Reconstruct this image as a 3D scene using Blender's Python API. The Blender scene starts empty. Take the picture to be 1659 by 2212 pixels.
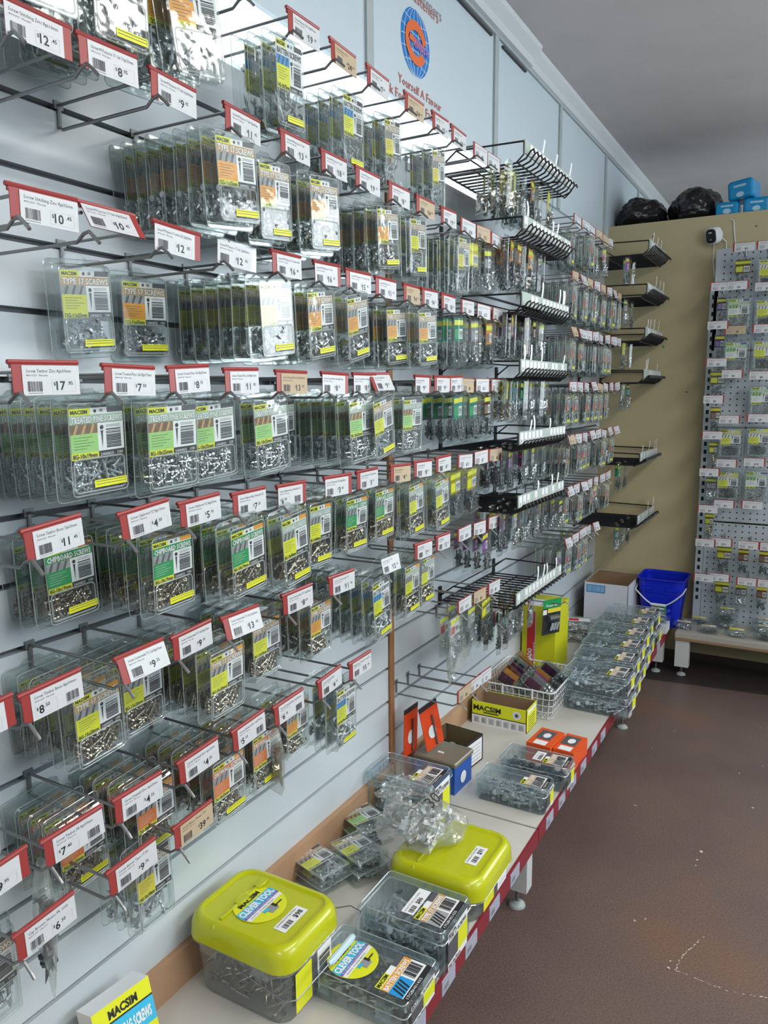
import bpy, math, random
from mathutils import Vector, Matrix, noise
random.seed(7)
SC = bpy.context.scene
COL = SC.collection
PI = math.pi

# ------------------------------------------------------------------ camera, world, lights, exposure
G = 0.38                                   # height of the lowest slat groove above the floor
F_PX, W_PX, H_PX = 1650.0, 1659, 2212
yaw, pitch, roll = .5162, .1545, -.0078
fwd = Vector((-math.sin(yaw)*math.cos(pitch), math.cos(yaw)*math.cos(pitch), -math.sin(pitch)))
rt = fwd.cross(Vector((0, 0, 1))).normalized()
up = rt.cross(fwd)
r2 = rt*math.cos(roll) + up*math.sin(roll)
u2 = -rt*math.sin(roll) + up*math.cos(roll)
cam_data = bpy.data.cameras.new('camera')
cam = bpy.data.objects.new('camera', cam_data)
COL.objects.link(cam)
mw = Matrix((r2, u2, -fwd)).transposed().to_4x4()
mw.translation = Vector((1.0221, 0, .9768 + G))
cam.matrix_world = mw
cam_data.sensor_fit = 'VERTICAL'
cam_data.sensor_height = 24.0
cam_data.lens = F_PX / H_PX * 24.0
cam_data.clip_start = .02
SC.camera = cam

SC.view_settings.view_transform = 'Standard'
SC.view_settings.look = 'None'
SC.view_settings.gamma = 1
SC.view_settings.use_curve_mapping = False
SC.view_settings.exposure = 0.75
SC.cycles.use_denoising = True
SC.cycles.max_bounces = 6
SC.cycles.diffuse_bounces = 2
SC.cycles.glossy_bounces = 2
SC.cycles.transmission_bounces = 4
SC.cycles.transparent_max_bounces = 26
SC.cycles.use_adaptive_sampling = True
SC.cycles.adaptive_threshold = .08
SC.cycles.adaptive_min_samples = 16
SC.cycles.sample_clamp_indirect = 4
SC.cycles.caustics_reflective = False
SC.cycles.caustics_refractive = False

world = bpy.data.worlds.new('world')
SC.world = world
world.use_nodes = True
world.node_tree.nodes['Background'].inputs[0].default_value = (.80, .88, 1, 1)
world.node_tree.nodes['Background'].inputs[1].default_value = .55


def area(name, loc, target, sx, sy, power, col):
    l = bpy.data.lights.new(name, 'AREA')
    l.shape = 'RECTANGLE'
    l.size, l.size_y, l.energy, l.color = sx, sy, power, col
    o = bpy.data.objects.new(name, l)
    COL.objects.link(o)
    o.location = loc
    o.rotation_euler = (Vector(target) - Vector(loc)).to_track_quat('-Z', 'Y').to_euler()
    return o


area('ceiling_tube_light', (1.75, 1.2, 2.50), (1.75, 1.2, 0), .25, 2.6, 26, (1, .97, .92))
area('ceiling_tube_light', (1.5, -1.6, 2.50), (1.2, -1.4, 0), .3, 2.4, 22, (1, .97, .92))
area('shop_window_light', (3.28, 4.1, 1.80), (0.4, 1.6, 1.3), 2.6, 1.3, 50, (.86, .95, 1))
area('shop_window_light', (3.28, 1.2, 1.85), (0.0, 1.2, 1.2), 1.6, 1.1, 16, (.86, .95, 1))

# ------------------------------------------------------------------ materials
MATS = {}


def nm(name):
    m = bpy.data.materials.new(name)
    m.use_nodes = True
    MATS[name] = m
    nt = m.node_tree
    return m, nt, nt.nodes['Principled BSDF']


def mat(name, col, rough=.5, metal=0., var=0., scale=30., bump=0., emis=0., coat=0.):
    if name in MATS:
        return MATS[name]
    m, nt, p = nm(name)
    p.inputs['Base Color'].default_value = (*col, 1)
    p.inputs['Roughness'].default_value = rough
    p.inputs['Metallic'].default_value = metal
    if coat:
        p.inputs['Coat Weight'].default_value = coat
    if emis:
        p.inputs['Emission Color'].default_value = (*col, 1)
        p.inputs['Emission Strength'].default_value = emis
    if var or bump:
        tc = nt.nodes.new('ShaderNodeTexCoord')
        n = nt.nodes.new('ShaderNodeTexNoise')
        n.inputs['Scale'].default_value = scale
        n.inputs['Detail'].default_value = 4
        nt.links.new(tc.outputs['Object'], n.inputs['Vector'])
        if var:
            mx = nt.nodes.new('ShaderNodeMix')
            mx.data_type = 'RGBA'
            mx.inputs[6].default_value = (*[c*(1-var) for c in col], 1)
            mx.inputs[7].default_value = (*[min(1, c*(1+var)) for c in col], 1)
            nt.links.new(n.outputs['Fac'], mx.inputs[0])
            nt.links.new(mx.outputs[2], p.inputs['Base Color'])
        if bump:
            b = nt.nodes.new('ShaderNodeBump')
            b.inputs['Strength'].default_value = bump
            b.inputs['Distance'].default_value = .01
            nt.links.new(n.outputs['Fac'], b.inputs['Height'])
            nt.links.new(b.outputs[0], p.inputs['Normal'])
    return m


def clear(name, tint, haze, hazecol, rough=.07, ior=1.45, bump=.12, scale=25.):
    """thin clear plastic: see-through with fresnel shine and a little milky haze"""
    if name in MATS:
        return MATS[name]
    m, nt, p = nm(name)
    nt.nodes.remove(p)
    out = nt.nodes['Material Output']
    t = nt.nodes.new('ShaderNodeBsdfTransparent')
    t.inputs[0].default_value = (*tint, 1)
    d = nt.nodes.new('ShaderNodeBsdfDiffuse')
    d.inputs[0].default_value = (*hazecol, 1)
    g = nt.nodes.new('ShaderNodeBsdfGlossy')
    g.inputs['Roughness'].default_value = rough
    g.inputs[0].default_value = (1, 1, 1, 1)
    lw = nt.nodes.new('ShaderNodeLayerWeight')      # 'Facing' is the same from both sides of a thin sheet
    lw.inputs[0].default_value = .5
    pw = nt.nodes.new('ShaderNodeMath')
    pw.operation = 'POWER'
    pw.inputs[1].default_value = 3.6
    nt.links.new(lw.outputs['Facing'], pw.inputs[0])
    fr = nt.nodes.new('ShaderNodeMapRange')
    fr.inputs['To Min'].default_value = .055
    fr.inputs['To Max'].default_value = .75
    nt.links.new(pw.outputs[0], fr.inputs['Value'])
    tc = nt.nodes.new('ShaderNodeTexCoord')
    n = nt.nodes.new('ShaderNodeTexNoise')
    n.inputs['Scale'].default_value = scale
    nt.links.new(tc.outputs['Object'], n.inputs['Vector'])
    b = nt.nodes.new('ShaderNodeBump')
    b.inputs['Strength'].default_value = bump
    b.inputs['Distance'].default_value = .01
    nt.links.new(n.outputs['Fac'], b.inputs['Height'])
    nt.links.new(b.outputs[0], g.inputs['Normal'])
    m1 = nt.nodes.new('ShaderNodeMixShader')
    m1.inputs[0].default_value = haze
    nt.links.new(t.outputs[0], m1.inputs[1])
    nt.links.new(d.outputs[0], m1.inputs[2])
    m2 = nt.nodes.new('ShaderNodeMixShader')
    nt.links.new(fr.outputs[0], m2.inputs[0])
    nt.links.new(m1.outputs[0], m2.inputs[1])
    nt.links.new(g.outputs[0], m2.inputs[2])
    nt.links.new(m2.outputs[0], out.inputs[0])
    return m


WHITE = mat('white_paper', (.88, .89, .90), .45)
TICKW = mat('white_ticket_paper', (.64, .66, .68), .4)
CREAM = mat('cream_paper', (.52, .41, .27), .6)
BLACK = mat('black_ink', (.02, .02, .022), .5)
DGREY = mat('dark_grey_ink', (.10, .10, .11), .5)
GREYINK = mat('grey_ink', (.30, .31, .34), .6)
PALEGREY = mat('pale_grey_print', (.55, .56, .58), .5)
YEL = mat('lime_yellow_print', (.78, .80, .02), .45)
YEL2 = mat('yellow_print', (.80, .68, .05), .45)
ORG = mat('orange_print', (.85, .36, .03), .45)
ORG2 = mat('deep_orange_print', (.80, .20, .03), .45)
TAN = mat('tan_print', (.58, .36, .14), .5)
LGREEN = mat('light_green_print', (.36, .68, .20), .45)
PGREEN = mat('pale_green_print', (.42, .58, .42), .45)
GREEN = mat('green_print', (.01, .33, .09), .45)
REDP = mat('red_print', (.62, .02, .03), .45)
PURP = mat('purple_print', (.22, .12, .45), .45)
MAG = mat('magenta_print', (.45, .06, .32), .45)
BLUEP = mat('blue_print', (.02, .32, .75), .45)
SKYP = mat('sky_blue_print', (.05, .50, .78), .4)
BROWNPIC = mat('timber_picture', (.22, .13, .08), .5, var=.5, scale=120)
GREYPIC = mat('grey_picture', (.35, .36, .36), .5, var=.4, scale=120)
TEAL = mat('teal_print', (.03, .42, .32), .5)
REDH = mat('red_ticket_plastic', (.34, .045, .042), .38)
STEEL = mat('grey_steel_wire', (.27, .275, .28), .38, .75)
BWIRE = mat('black_wire', (.014, .014, .016), .35)
ZINC = mat('zinc_screw_metal', (.62, .64, .67), .30, .95)
BRASSY = mat('yellow_zinc_screw_metal', (.40, .36, .29), .30, .95)
GALV = mat('galvanised_screw_metal', (.50, .55, .58), .40, .55)
DARKS = mat('dark_screw_metal', (.16, .17, .18), .4, .8)
CLEAR = clear('clear_blister_plastic', (.918, .945, .940), .030, (.66, .74, .74))
CLEAR2 = clear('clear_bag_plastic', (.93, .94, .93), .16, (.74, .76, .72), rough=.16, bump=.6, scale=40)
FROST = clear('frosted_case_plastic', (.88, .93, .95), .085, (.55, .68, .74), rough=.14, bump=.15)
RIM = clear('plastic_rim_highlight', (.90, .94, .94), .34, (.78, .84, .85), rough=.10, bump=.05)  # extra white haze paints bright highlight lines along the plastic edges
TUBC = clear('clear_tub_plastic', (.86, .88, .88), .13, (.60, .62, .62), rough=.12, bump=.1)
LIDY = mat('lime_yellow_lid_plastic', (.52, .55, .005), .28, coat=.3)
MEL = mat('white_melamine', (.62, .68, .72), .22, var=.03, scale=3)
SLOT = mat('grey_slot_metal', (.13, .135, .15), .45, .3)
SHELFW = mat('cream_shelf_laminate', (.60, .58, .53), .45, var=.10, scale=9)
WOOD = mat('tan_mdf_board', (.48, .29, .17), .6, var=.2, scale=14)
WOODD = mat('brown_timber_strip', (.34, .16, .07), .55, var=.25, scale=20)
WHITEM = mat('white_painted_metal', (.62, .64, .64), .4, var=.06, scale=12)
REDSTRIP = mat('dark_red_shelf_strip', (.25, .02, .03), .4)
WPLAS = mat('white_plastic', (.78, .80, .82), .35)
CARD_W = mat('white_carton', (.66, .68, .74), .6, var=.05, scale=12)
CARD_B = mat('brown_carton', (.30, .19, .11), .75, var=.15, scale=14)
BEIGE = mat('beige_painted_board', (.54, .46, .27), .6, var=.08, scale=3)
UPW = mat('pale_blue_wall_panel', (.60, .69, .74), .4, var=.03, scale=4)
BATT = mat('grey_batten', (.42, .47, .48), .5, var=.12, scale=14)
CEIL = mat('ceiling_paint', (.66, .61, .60), .9, var=.08, scale=5, bump=.3)
CORN = mat('cornice_paint', (.62, .65, .67), .6)


# ------------------------------------------------------------------ mesh builder
_text_cache = {}


def text_mesh(s, bold=.0):
    k = (s, bold)
    if k not in _text_cache:
        cu = bpy.data.curves.new('t', 'FONT')
        cu.body = s
        cu.resolution_u = 1 if len(s) > 14 else 2
        cu.offset = bold
        cu.size = 1
        o = bpy.data.objects.new('t', cu)
        me = o.to_mesh()
        V = [(v.co.x, v.co.y) for v in me.vertices]
        F = [tuple(p.vertices) for p in me.polygons]
        o.to_mesh_clear()
        bpy.data.objects.remove(o)
        bpy.data.curves.remove(cu)
        xs = [v[0] for v in V] or [0, 1]
        ys = [v[1] for v in V] or [0, 1]
        _text_cache[k] = (V, F, min(xs), max(xs), min(ys), max(ys))
    return _text_cache[k]


def rr(w, h, r, n=4, cx=0, cy=0):
    pts = []
    r = min(r, w/2-1e-5, h/2-1e-5)
    for (sx, sy, a0) in ((1, 1, 0), (-1, 1, 90), (-1, -1, 180), (1, -1, 270)):
        for i in range(n+1):
            a = math.radians(a0 + 90*i/n)
            pts.append((cx+sx*(w/2-r)+r*math.cos(a), cy+sy*(h/2-r)+r*math.sin(a)))
    return pts


class MB:
    def __init__(s):
        s.v, s.f, s.m, s.mats = [], [], [], []

    def mi(s, m):
        if m not in s.mats:
            s.mats.append(m)
        return s.mats.index(m)

    def face(s, pts, m):
        b = len(s.v)
        s.v += [tuple(p) for p in pts]
        s.f.append(tuple(range(b, b+len(pts))))
        s.m.append(s.mi(m))

    def box(s, a, b, m, M=None):
        x0, y0, z0 = a
        x1, y1, z1 = b
        c = [(x0, y0, z0), (x1, y0, z0), (x1, y1, z0), (x0, y1, z0), (x0, y0, z1), (x1, y0, z1), (x1, y1, z1), (x0, y1, z1)]
        if M is not None:
            c = [tuple(M @ Vector(p)) for p in c]
        B = len(s.v)
        s.v += c
        for q in ((0, 3, 2, 1), (4, 5, 6, 7), (0, 1, 5, 4), (1, 2, 6, 5), (2, 3, 7, 6), (3, 0, 4, 7)):
            s.f.append(tuple(B+i for i in q))
            s.m.append(s.mi(m))
        return s

    def loft(s, loops, m, cap0=True, cap1=True, closed=True):
        B = len(s.v)
        n = len(loops[0])
        for L in loops:
            s.v += [tuple(p) for p in L]
        k = s.mi(m)
        for j in range(len(loops)-1):
            for i in range(n if closed else n-1):
                a = B+j*n+i
                b = B+j*n+(i+1) % n
                s.f.append((a, b, b+n, a+n))
                s.m.append(k)
        if cap0:
            s.f.append(tuple(B+i for i in reversed(range(n))))
            s.m.append(k)
        if cap1:
            s.f.append(tuple(B+(len(loops)-1)*n+i for i in range(n)))
            s.m.append(k)
        return s

    def tube(s, path, r, m, n=6, closed=False, rads=None):
        P = [Vector(p) for p in path]
        loops = []
        prev = None
        N = len(P)
        for i, p in enumerate(P):
            if closed:
                t = (P[(i+1) % N]-P[i-1])
            else:
                t = P[min(i+1, N-1)]-P[max(i-1, 0)]
            t.normalize()
            if prev is None:
                a = Vector((0, 0, 1)) if abs(t.z) < .9 else Vector((1, 0, 0))
                u = t.cross(a).normalized()
            else:
                u = (prev - t*prev.dot(t)).normalized()
            prev = u
            w = t.cross(u)
            rad = rads[i] if rads else r
            loops.append([p+u*rad*math.cos(2*PI*j/n)+w*rad*math.sin(2*PI*j/n) for j in range(n)])
        if closed:
            loops.append(loops[0])
            s.loft(loops, m, False, False)
        else:
            s.loft(loops, m)
        return s

    def text(s, t, o, u, v, h, m, width=None, bold=.0, center=False):
        V, F, x0, x1, y0, y1 = text_mesh(t, bold)
        o, u, v = Vector(o), Vector(u), Vector(v)
        sy = h/.72
        sx = (width/(x1-x0)) if width else sy
        off = -(x1-x0)*sx/2 if center else 0
        B = len(s.v)
        for (x, y) in V:
            s.v.append(tuple(o+u*((x-x0)*sx+off)+v*(y*sy)))
        k = s.mi(m)
        for f in F:
            s.f.append(tuple(B+i for i in f))
            s.m.append(k)
        return s

    def rect(s, o, u, v, x0, y0, x1, y1, m, lift=0):
        o, u, v = Vector(o), Vector(u), Vector(v)
        n = u.cross(v).normalized()*lift
        s.face([o+u*x0+v*y0+n, o+u*x1+v*y0+n, o+u*x1+v*y1+n, o+u*x0+v*y1+n], m)
        return s

    def poly(s, o, u, v, pts, m, lift=0):
        o, u, v = Vector(o), Vector(u), Vector(v)
        n = u.cross(v).normalized()*lift
        s.face([o+u*x+v*y+n for x, y in pts], m)
        return s

    def barcode(s, o, u, v, x0, y0, x1, y1, m, n=10, vert=True, seed=1, lift=.0002):
        rnd = random.Random(seed)
        if vert:                       # bars stand upright
            x = x0
            st = (x1-x0)/n
            for i in range(n):
                s.rect(o, u, v, x, y0, x+st*rnd.choice((.35, .6, .75)), y1, m, lift)
                x += st
        else:
            y = y0
            st = (y1-y0)/n
            for i in range(n):
                s.rect(o, u, v, x0, y, x1, y+st*rnd.choice((.35, .6, .75)), m, lift)
                y += st
        return s

    def mesh(s, name, smooth=False):
        me = bpy.data.meshes.new(name)
        me.from_pydata(s.v, [], s.f)
        for m in s.mats:
            me.materials.append(m)
        me.polygons.foreach_set('material_index', s.m)
        if smooth:
            me.polygons.foreach_set('use_smooth', [True]*len(s.f))
        me.update()
        return me


def put(name, me, parent=None, loc=(0, 0, 0), rot=(0, 0, 0), label=None):
    if isinstance(me, MB):
        me = me.mesh(name)
    o = bpy.data.objects.new(name, me)
    COL.objects.link(o)
    o.location = loc
    o.rotation_euler = rot
    if parent:
        o.parent = parent
    if label:
        o['label'] = label
    return o


def tag(o, label, cat, group=None, kind=None):
    o['label'] = label
    o['category'] = cat
    if group:
        o['group'] = group
    if kind:
        o['kind'] = kind
    return o


def thing(name, label, cat, loc=(0, 0, 0), rot=(0, 0, 0), group=None):
    o = bpy.data.objects.new(name, None)
    o.empty_display_size = .02
    COL.objects.link(o)
    o.location = loc
    o.rotation_euler = rot
    return tag(o, label, cat, group)


def struct(name, mb, parent=None):
    o = put(name, mb, parent)
    if not parent:
        o['kind'] = 'structure'
    return o


X, Y, Z = Vector((1, 0, 0)), Vector((0, 1, 0)), Vector((0, 0, 1))
ORD = ['zeroth', 'first', 'second', 'third', 'fourth', 'fifth', 'sixth', 'seventh', 'eighth', 'ninth', 'tenth', 'eleventh', 'twelfth',
       'thirteenth', 'fourteenth', 'fifteenth', 'sixteenth', 'seventeenth', 'eighteenth', 'nineteenth', 'twentieth']
ROWNAME = {16: 'top row', 14: 'second row', 12: 'third row', 10: 'fourth row', 8: 'fifth row', 6: 'sixth row', 4: 'seventh row', 3: 'eighth row'}

# ------------------------------------------------------------------ the setting
YE = 4.14            # beige partition
m, nt, p = nm('painted_floor_concrete')
tc = nt.nodes.new('ShaderNodeTexCoord')
n1 = nt.nodes.new('ShaderNodeTexNoise')
n1.inputs['Scale'].default_value = 1.7
n1.inputs['Detail'].default_value = 6
n2 = nt.nodes.new('ShaderNodeTexNoise')
n2.inputs['Scale'].default_value = 210
n2.inputs['Detail'].default_value = 5
cr = nt.nodes.new('ShaderNodeValToRGB')
cr.color_ramp.elements[0].position = .32
cr.color_ramp.elements[0].color = (.110, .072, .067, 1)
cr.color_ramp.elements[1].position = .78
cr.color_ramp.elements[1].color = (.20, .105, .058, 1)
e = cr.color_ramp.elements.new(.55)
e.color = (.140, .097, .083, 1)
cr2 = nt.nodes.new('ShaderNodeValToRGB')
cr2.color_ramp.elements[0].position = .3
cr2.color_ramp.elements[0].color = (.72, .72, .72, 1)
cr2.color_ramp.elements[1].position = .7
cr2.color_ramp.elements[1].color = (1.25, 1.25, 1.25, 1)
mx = nt.nodes.new('ShaderNodeMix')
mx.data_type = 'RGBA'
mx.blend_type = 'MULTIPLY'
mx.inputs[0].default_value = 1
nt.links.new(tc.outputs['Object'], n1.inputs['Vector'])
nt.links.new(tc.outputs['Object'], n2.inputs['Vector'])
nt.links.new(n1.outputs['Fac'], cr.inputs[0])
nt.links.new(n2.outputs['Fac'], cr2.inputs[0])
nt.links.new(cr.outputs[0], mx.inputs[6])
nt.links.new(cr2.outputs[0], mx.inputs[7])
nt.links.new(mx.outputs[2], p.inputs['Base Color'])
p.inputs['Roughness'].default_value = .42
FLOORM = m
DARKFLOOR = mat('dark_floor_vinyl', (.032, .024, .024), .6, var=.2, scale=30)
CHIP = mat('pale_paint_chip', (.55, .48, .38), .8)

fl = MB()
fl.box((-.2, -2.6, -.1), (3.6, 6.1, 0), FLOORM)
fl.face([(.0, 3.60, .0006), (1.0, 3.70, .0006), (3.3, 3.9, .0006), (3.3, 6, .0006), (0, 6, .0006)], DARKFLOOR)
rnd = random.Random(3)


def crack(pts, w):
    for a, b in zip(pts, pts[1:]):
        a, b = Vector((*a, .0012)), Vector((*b, .0012))
        n = 16
        for i in range(n):
            if rnd.random() < .3:
                continue
            p0 = a.lerp(b, i/n)
            p1 = a.lerp(b, (i+.9)/n)
            d = (b-a).normalized().cross(Z)*w*rnd.uniform(.3, 1.3)
            j = Vector((rnd.uniform(-.002, .002), rnd.uniform(-.002, .002), 0))
            fl.face([p0-d+j, p1-d*.6+j, p1+d+j, p0+d*.7+j], CHIP)


crack([(.862, 1.905), (.822, 1.80), (.815, 1.745)], .0016)
crack([(.815, 1.745), (.93, 1.735), (1.02, 1.76)], .0013)
for (x, y, r) in ((.695, 1.875, .0035), (.718, 1.895, .003), (.80, 1.745, .004), (.80, 1.77, .003), (.80, 2.23, .004), (.805, 2.28, .006), (.80, 2.20, .003),
                  (.58, 2.45, .004), (.92, 2.62, .005), (.86, 2.85, .004), (.93, 2.95, .003), (.6, 3.1, .003), (.9, 3.3, .003), (.55, 2.9, .003)):
    fl.face([(x+r*rnd.uniform(.7, 1.1)*math.cos(a*PI/4), y+r*rnd.uniform(.6, 1.3)*math.sin(a*PI/4), .0012) for a in range(8)], CHIP)
struct('floor', fl)

w = MB()
w.box((-.12, -2.6, 0), (-.02, 6.0, 2.7), MEL)
struct('wall_left', w)
# slat panels of the left wall: boards with metal-lined grooves between them
sl = MB()
PAN = [(-2.0, -.30), (-.298, 1.818), (1.845, 3.10), (3.105, YE)]
for (y0, y1) in PAN:
    for k in range(-4, 16):
        z0 = G + .1*k
        if z0 < 0:
            continue
        sl.box((-.018, y0, z0+.0045), (0, y1, z0+.0955), MEL)
    sl.box((-.0185, y0, .0), (-.015, y1, G+1.6), SLOT)
sl.box((-.018, 2.57, G+1.6045), (0, YE, G+1.73), MEL)
sl.box((-.018, -2.0, G+1.6045), (0, 2.57, G+1.73), mat('glowing_white_wall_band', (.86, .96, 1), .3, emis=.62))  # emission added to make this wall band bright; no real lamp here
so = struct('wall_slats', sl)
ps = MB()
for y0 in (1.82,):
    ps.box((-.012, y0, G-.17), (.006, y0+.024, G+1.62), WOODD)
struct('trim_1', ps)
bb = MB()
bb.box((-.002, .3, G-.168), (.016, 1.82, G-.09), WOOD)
bb.box((-.002, 1.83, G-.168), (.016, 3.1, G-.09), WOOD)
struct('baseboard_left', bb)
# upper sign panels, battens, cornice
up_ = MB()
up_.box((-.018, -2.0, G+1.73), (.012, 6.0, G+2.2), UPW)
struct('wall_upper', up_)
bt = MB()
for yb in (-.53, .22, .97, 1.72, 2.545, 3.264, 4.031, 4.8):
    bt.box((.012, yb-.016, G+1.73), (.019, yb+.016, G+2.135), BATT)
bt.box((.012, -2.0, G+2.128), (.02, 6.0, G+2.14), BATT)
for (a, b) in ((1.76, 2.50), (2.60, 2.83)):
    bt.box((.0121, a, G+2.112), (.0205, b, G+2.120), mat('dark_gap', (.07, .07, .075), .8))
struct('trim_2', bt)
co = MB()
prof = [(.012, 2.135), (.030, 2.140), (.036, 2.160), (.058, 2.185), (.062, 2.201), (.0, 2.201)]
for (ya, yb, k) in ((-2.0, 2.86, 1.10), (2.86, 5.9, .86)):
    co.loft([[(x*k, y, G+z) for x, z in prof] for y in (ya, yb)], CORN)
co.loft([[(x, 5.9-d, G+z) for d, z in prof] for x in (0, 3.5)], CORN)
struct('trim_3', co)
struct('ceiling', MB().box((-.2, -2.6, G+2.2), (3.6, 6.1, G+2.3), CEIL))
struct('wall_far', MB().box((-.2, 5.9, 0), (3.6, 6.0, G+2.25), UPW))
struct('wall_behind', MB().box((-.2, -2.7, 0), (3.6, -2.6, G+2.25), UPW))
wr = MB()
wr.box((3.4, -2.6, 0), (3.5, 6.0, 1.1), UPW)
wr.box((3.4, -2.6, 2.45), (3.5, 6.0, 2.6), UPW)
for (a, b) in ((-2.6, .4), (2.0, 2.8), (5.4, 6.0)):
    wr.box((3.4, a, 1.1), (3.5, b, 2.45), UPW)
struct('wall_right', wr)
GLOWGLASS = mat('bright_window_glass', (.80, .92, 1), .4, emis=.75)
for i, (a, b) in enumerate(((.4, 2.0), (2.8, 5.4))):
    wo = MB()
    for y in (a, b-.03):
        wo.box((3.36, y, 1.1), (3.44, y+.03, 2.45), WHITEM)
    for z in (1.1, 2.42):
        wo.box((3.36, a, z), (3.44, b, z+.03), WHITEM)
    o = struct('window_%d' % (i+1), wo)
    put('pane', MB().box((3.41, a+.03, 1.13), (3.42, b-.03, 2.42), GLOWGLASS), o)
pa = MB()
pa.box((.0, YE, 0), (1.75, YE+.03, 2.172), BEIGE)
pa.box((.0, YE, 2.172), (1.75, YE+.42, 2.19), BEIGE)
for (x, z) in ((.235, 2.12), (.60, 1.52), (.62, 1.55), (.43, 1.35), (.52, 1.80), (.70, 2.12)):
    pa.face([(x+.006*math.cos(a*PI/3), YE-.0008, z+.004*math.sin(a*PI/3)) for a in range(5, -1, -1)], mat('chipped_hole', (.12, .09, .06), .9))
struct('wall_partition', pa)

# painted sign on the upper wall
sign = thing('painted_wall_sign', 'painted fastener sign with blue globe emblem on the upper wall panel', 'sign', (.0125, 1.97, G+1.9))
BLG = mat('sign_blue', (.005, .20, .62), .4)
g = MB()
R = .084
g.poly((0, 0, 0), Y, Z, [(R*math.cos(a*PI/24), R*math.sin(a*PI/24)) for a in range(48)], BLG)
for kx in (-.8, -.5, -.2, .2, .5, .8):
    g.tube([(0.0006, R*kx*math.cos(t), R*math.sin(t)) for t in [(-PI/2)+PI*i/14 for i in range(15)]], .0009, WHITE, 4)
for kz in (-.66, -.33, 0, .33, .66):
    wd = math.sqrt(1-kz*kz)*R
    g.tube([(0.0006, y, kz*R - .008*(1-(y/wd)**2)*(1 if kz > 0 else -1)) for y in [wd*(-1+2*i/10) for i in range(11)]], .0009, WHITE, 4)
put('globe_emblem', g, sign)
e_ = MB()
pts_o, pts_i = [], []
for i in range(40):
    a = math.radians(15 + 315*i/39)
    pts_o.append((.054*math.cos(a)*1.15, .054*math.sin(a)))
    pts_i.append((.036*math.cos(a)*1.1, .030*math.sin(a)))
for i in range(39):
    e_.face([(.002, *pts_o[i]), (.002, *pts_o[i+1]), (.002, *pts_i[i+1]), (.002, *pts_i[i])], mat('sign_orange', (.80, .16, .04), .5))
e_.face([(.002, -.045, .0), (.002, .050, -.012), (.002, .052, .006), (.002, -.040, .014)], mat('sign_orange', (.80, .16, .04), .5))
put('letter_e', e_, sign)
t_ = MB()
t_.text('clipse', (.0028, -.015, -.012), Y, Z, .026, mat('sign_violet', (.30, .22, .70), .5), width=.09, bold=.02)
put('lettering', t_, sign)
t_ = MB()
SR = mat('sign_red_lettering', (.50, .12, .09), .5)
t_.text('Yourself A Favour', (.0006, -.10, -.126), Y, Z, .023, SR, width=.26, bold=.01)
t_.text('Ask For Eclipse Fasteners', (.0006, -.185, -.166), Y, Z, .023, SR, width=.385, bold=.01)
t_.text('Fasteners', (.0006, -.01, .112), Y, Z, .030, mat('sign_grey_lettering', (.35, .30, .30), .5), width=.17)
t_.text('Fasteners', (.0004, -.03, .100), Y, Z, .030, SR, width=.17)
put('lettering', t_, sign)


# ------------------------------------------------------------------ screws
def screw(mb, p, d, L, r, m, head='flat', seg=6, rings=7):
    d = Vector(d).normalized()
    a = Z if abs(d.z) < .8 else X
    u = d.cross(a).normalized()
    w = d.cross(u)
    p = Vector(p)
    loops = []
    hl = r*1.0
    if head == 'hex':
        prof = [(0, r*1.9), (hl*1.3, r*1.9), (hl*1.3, r*2.7), (hl*1.7, r*2.7), (hl*1.8, r*.9)]
    else:
        prof = [(0, r*2.1), (hl*.3, r*2.1), (hl*1.8, r*.9)]
    t = prof[-1][0]
    for i in range(rings):
        q = t + (L-t)*(i+.5)/(rings+.5)
        prof.append((q, r*(1.25 if i % 2 else .75)))
    prof.append((L, r*.08))
    for (q, rad) in prof:
        loops.append([p+d*q+u*rad*math.cos(2*PI*j/seg)+w*rad*math.sin(2*PI*j/seg) for j in range(seg)])
    mb.loft(loops, m)
    if head == 'flat':                # cross recess
        for (aa, bb2) in ((u, w), (w, u)):
            c = p-d*.0002
            mb.face([c+aa*r*1.2+bb2*r*.25, c-aa*r*1.2+bb2*r*.25, c-aa*r*1.2-bb2*r*.25, c+aa*r*1.2-bb2*r*.25], BLACK)


def pile(lo, hi, n, L, r, m, head='flat', seed=1, flat=.5, rings=7, seg=6):
    rnd = random.Random(seed)
    mb = MB()
    lo, hi = Vector(lo), Vector(hi)
    for i in range(n):
        for _ in range(30):
            d = Vector((rnd.gauss(0, 1), rnd.gauss(0, 1), rnd.gauss(0, flat))).normalized()
            c = Vector([rnd.uniform(lo[k], hi[k]) for k in range(3)])
            a, b = c-d*L/2, c+d*L/2
            if all(lo[k] <= min(a[k], b[k]) and max(a[k], b[k]) <= hi[k] for k in range(3)):
                break
        else:
            a = Vector([min(max(a[k], lo[k]), hi[k]) for k in range(3)])
            b = Vector([min(max(b[k], lo[k]), hi[k]) for k in range(3)])
            if (b-a).length < L*.4:
                continue
            d = (b-a).normalized()
        screw(mb, a, d, min(L, (b-a).length), r, m, head, seg, rings)
    return mb


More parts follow.
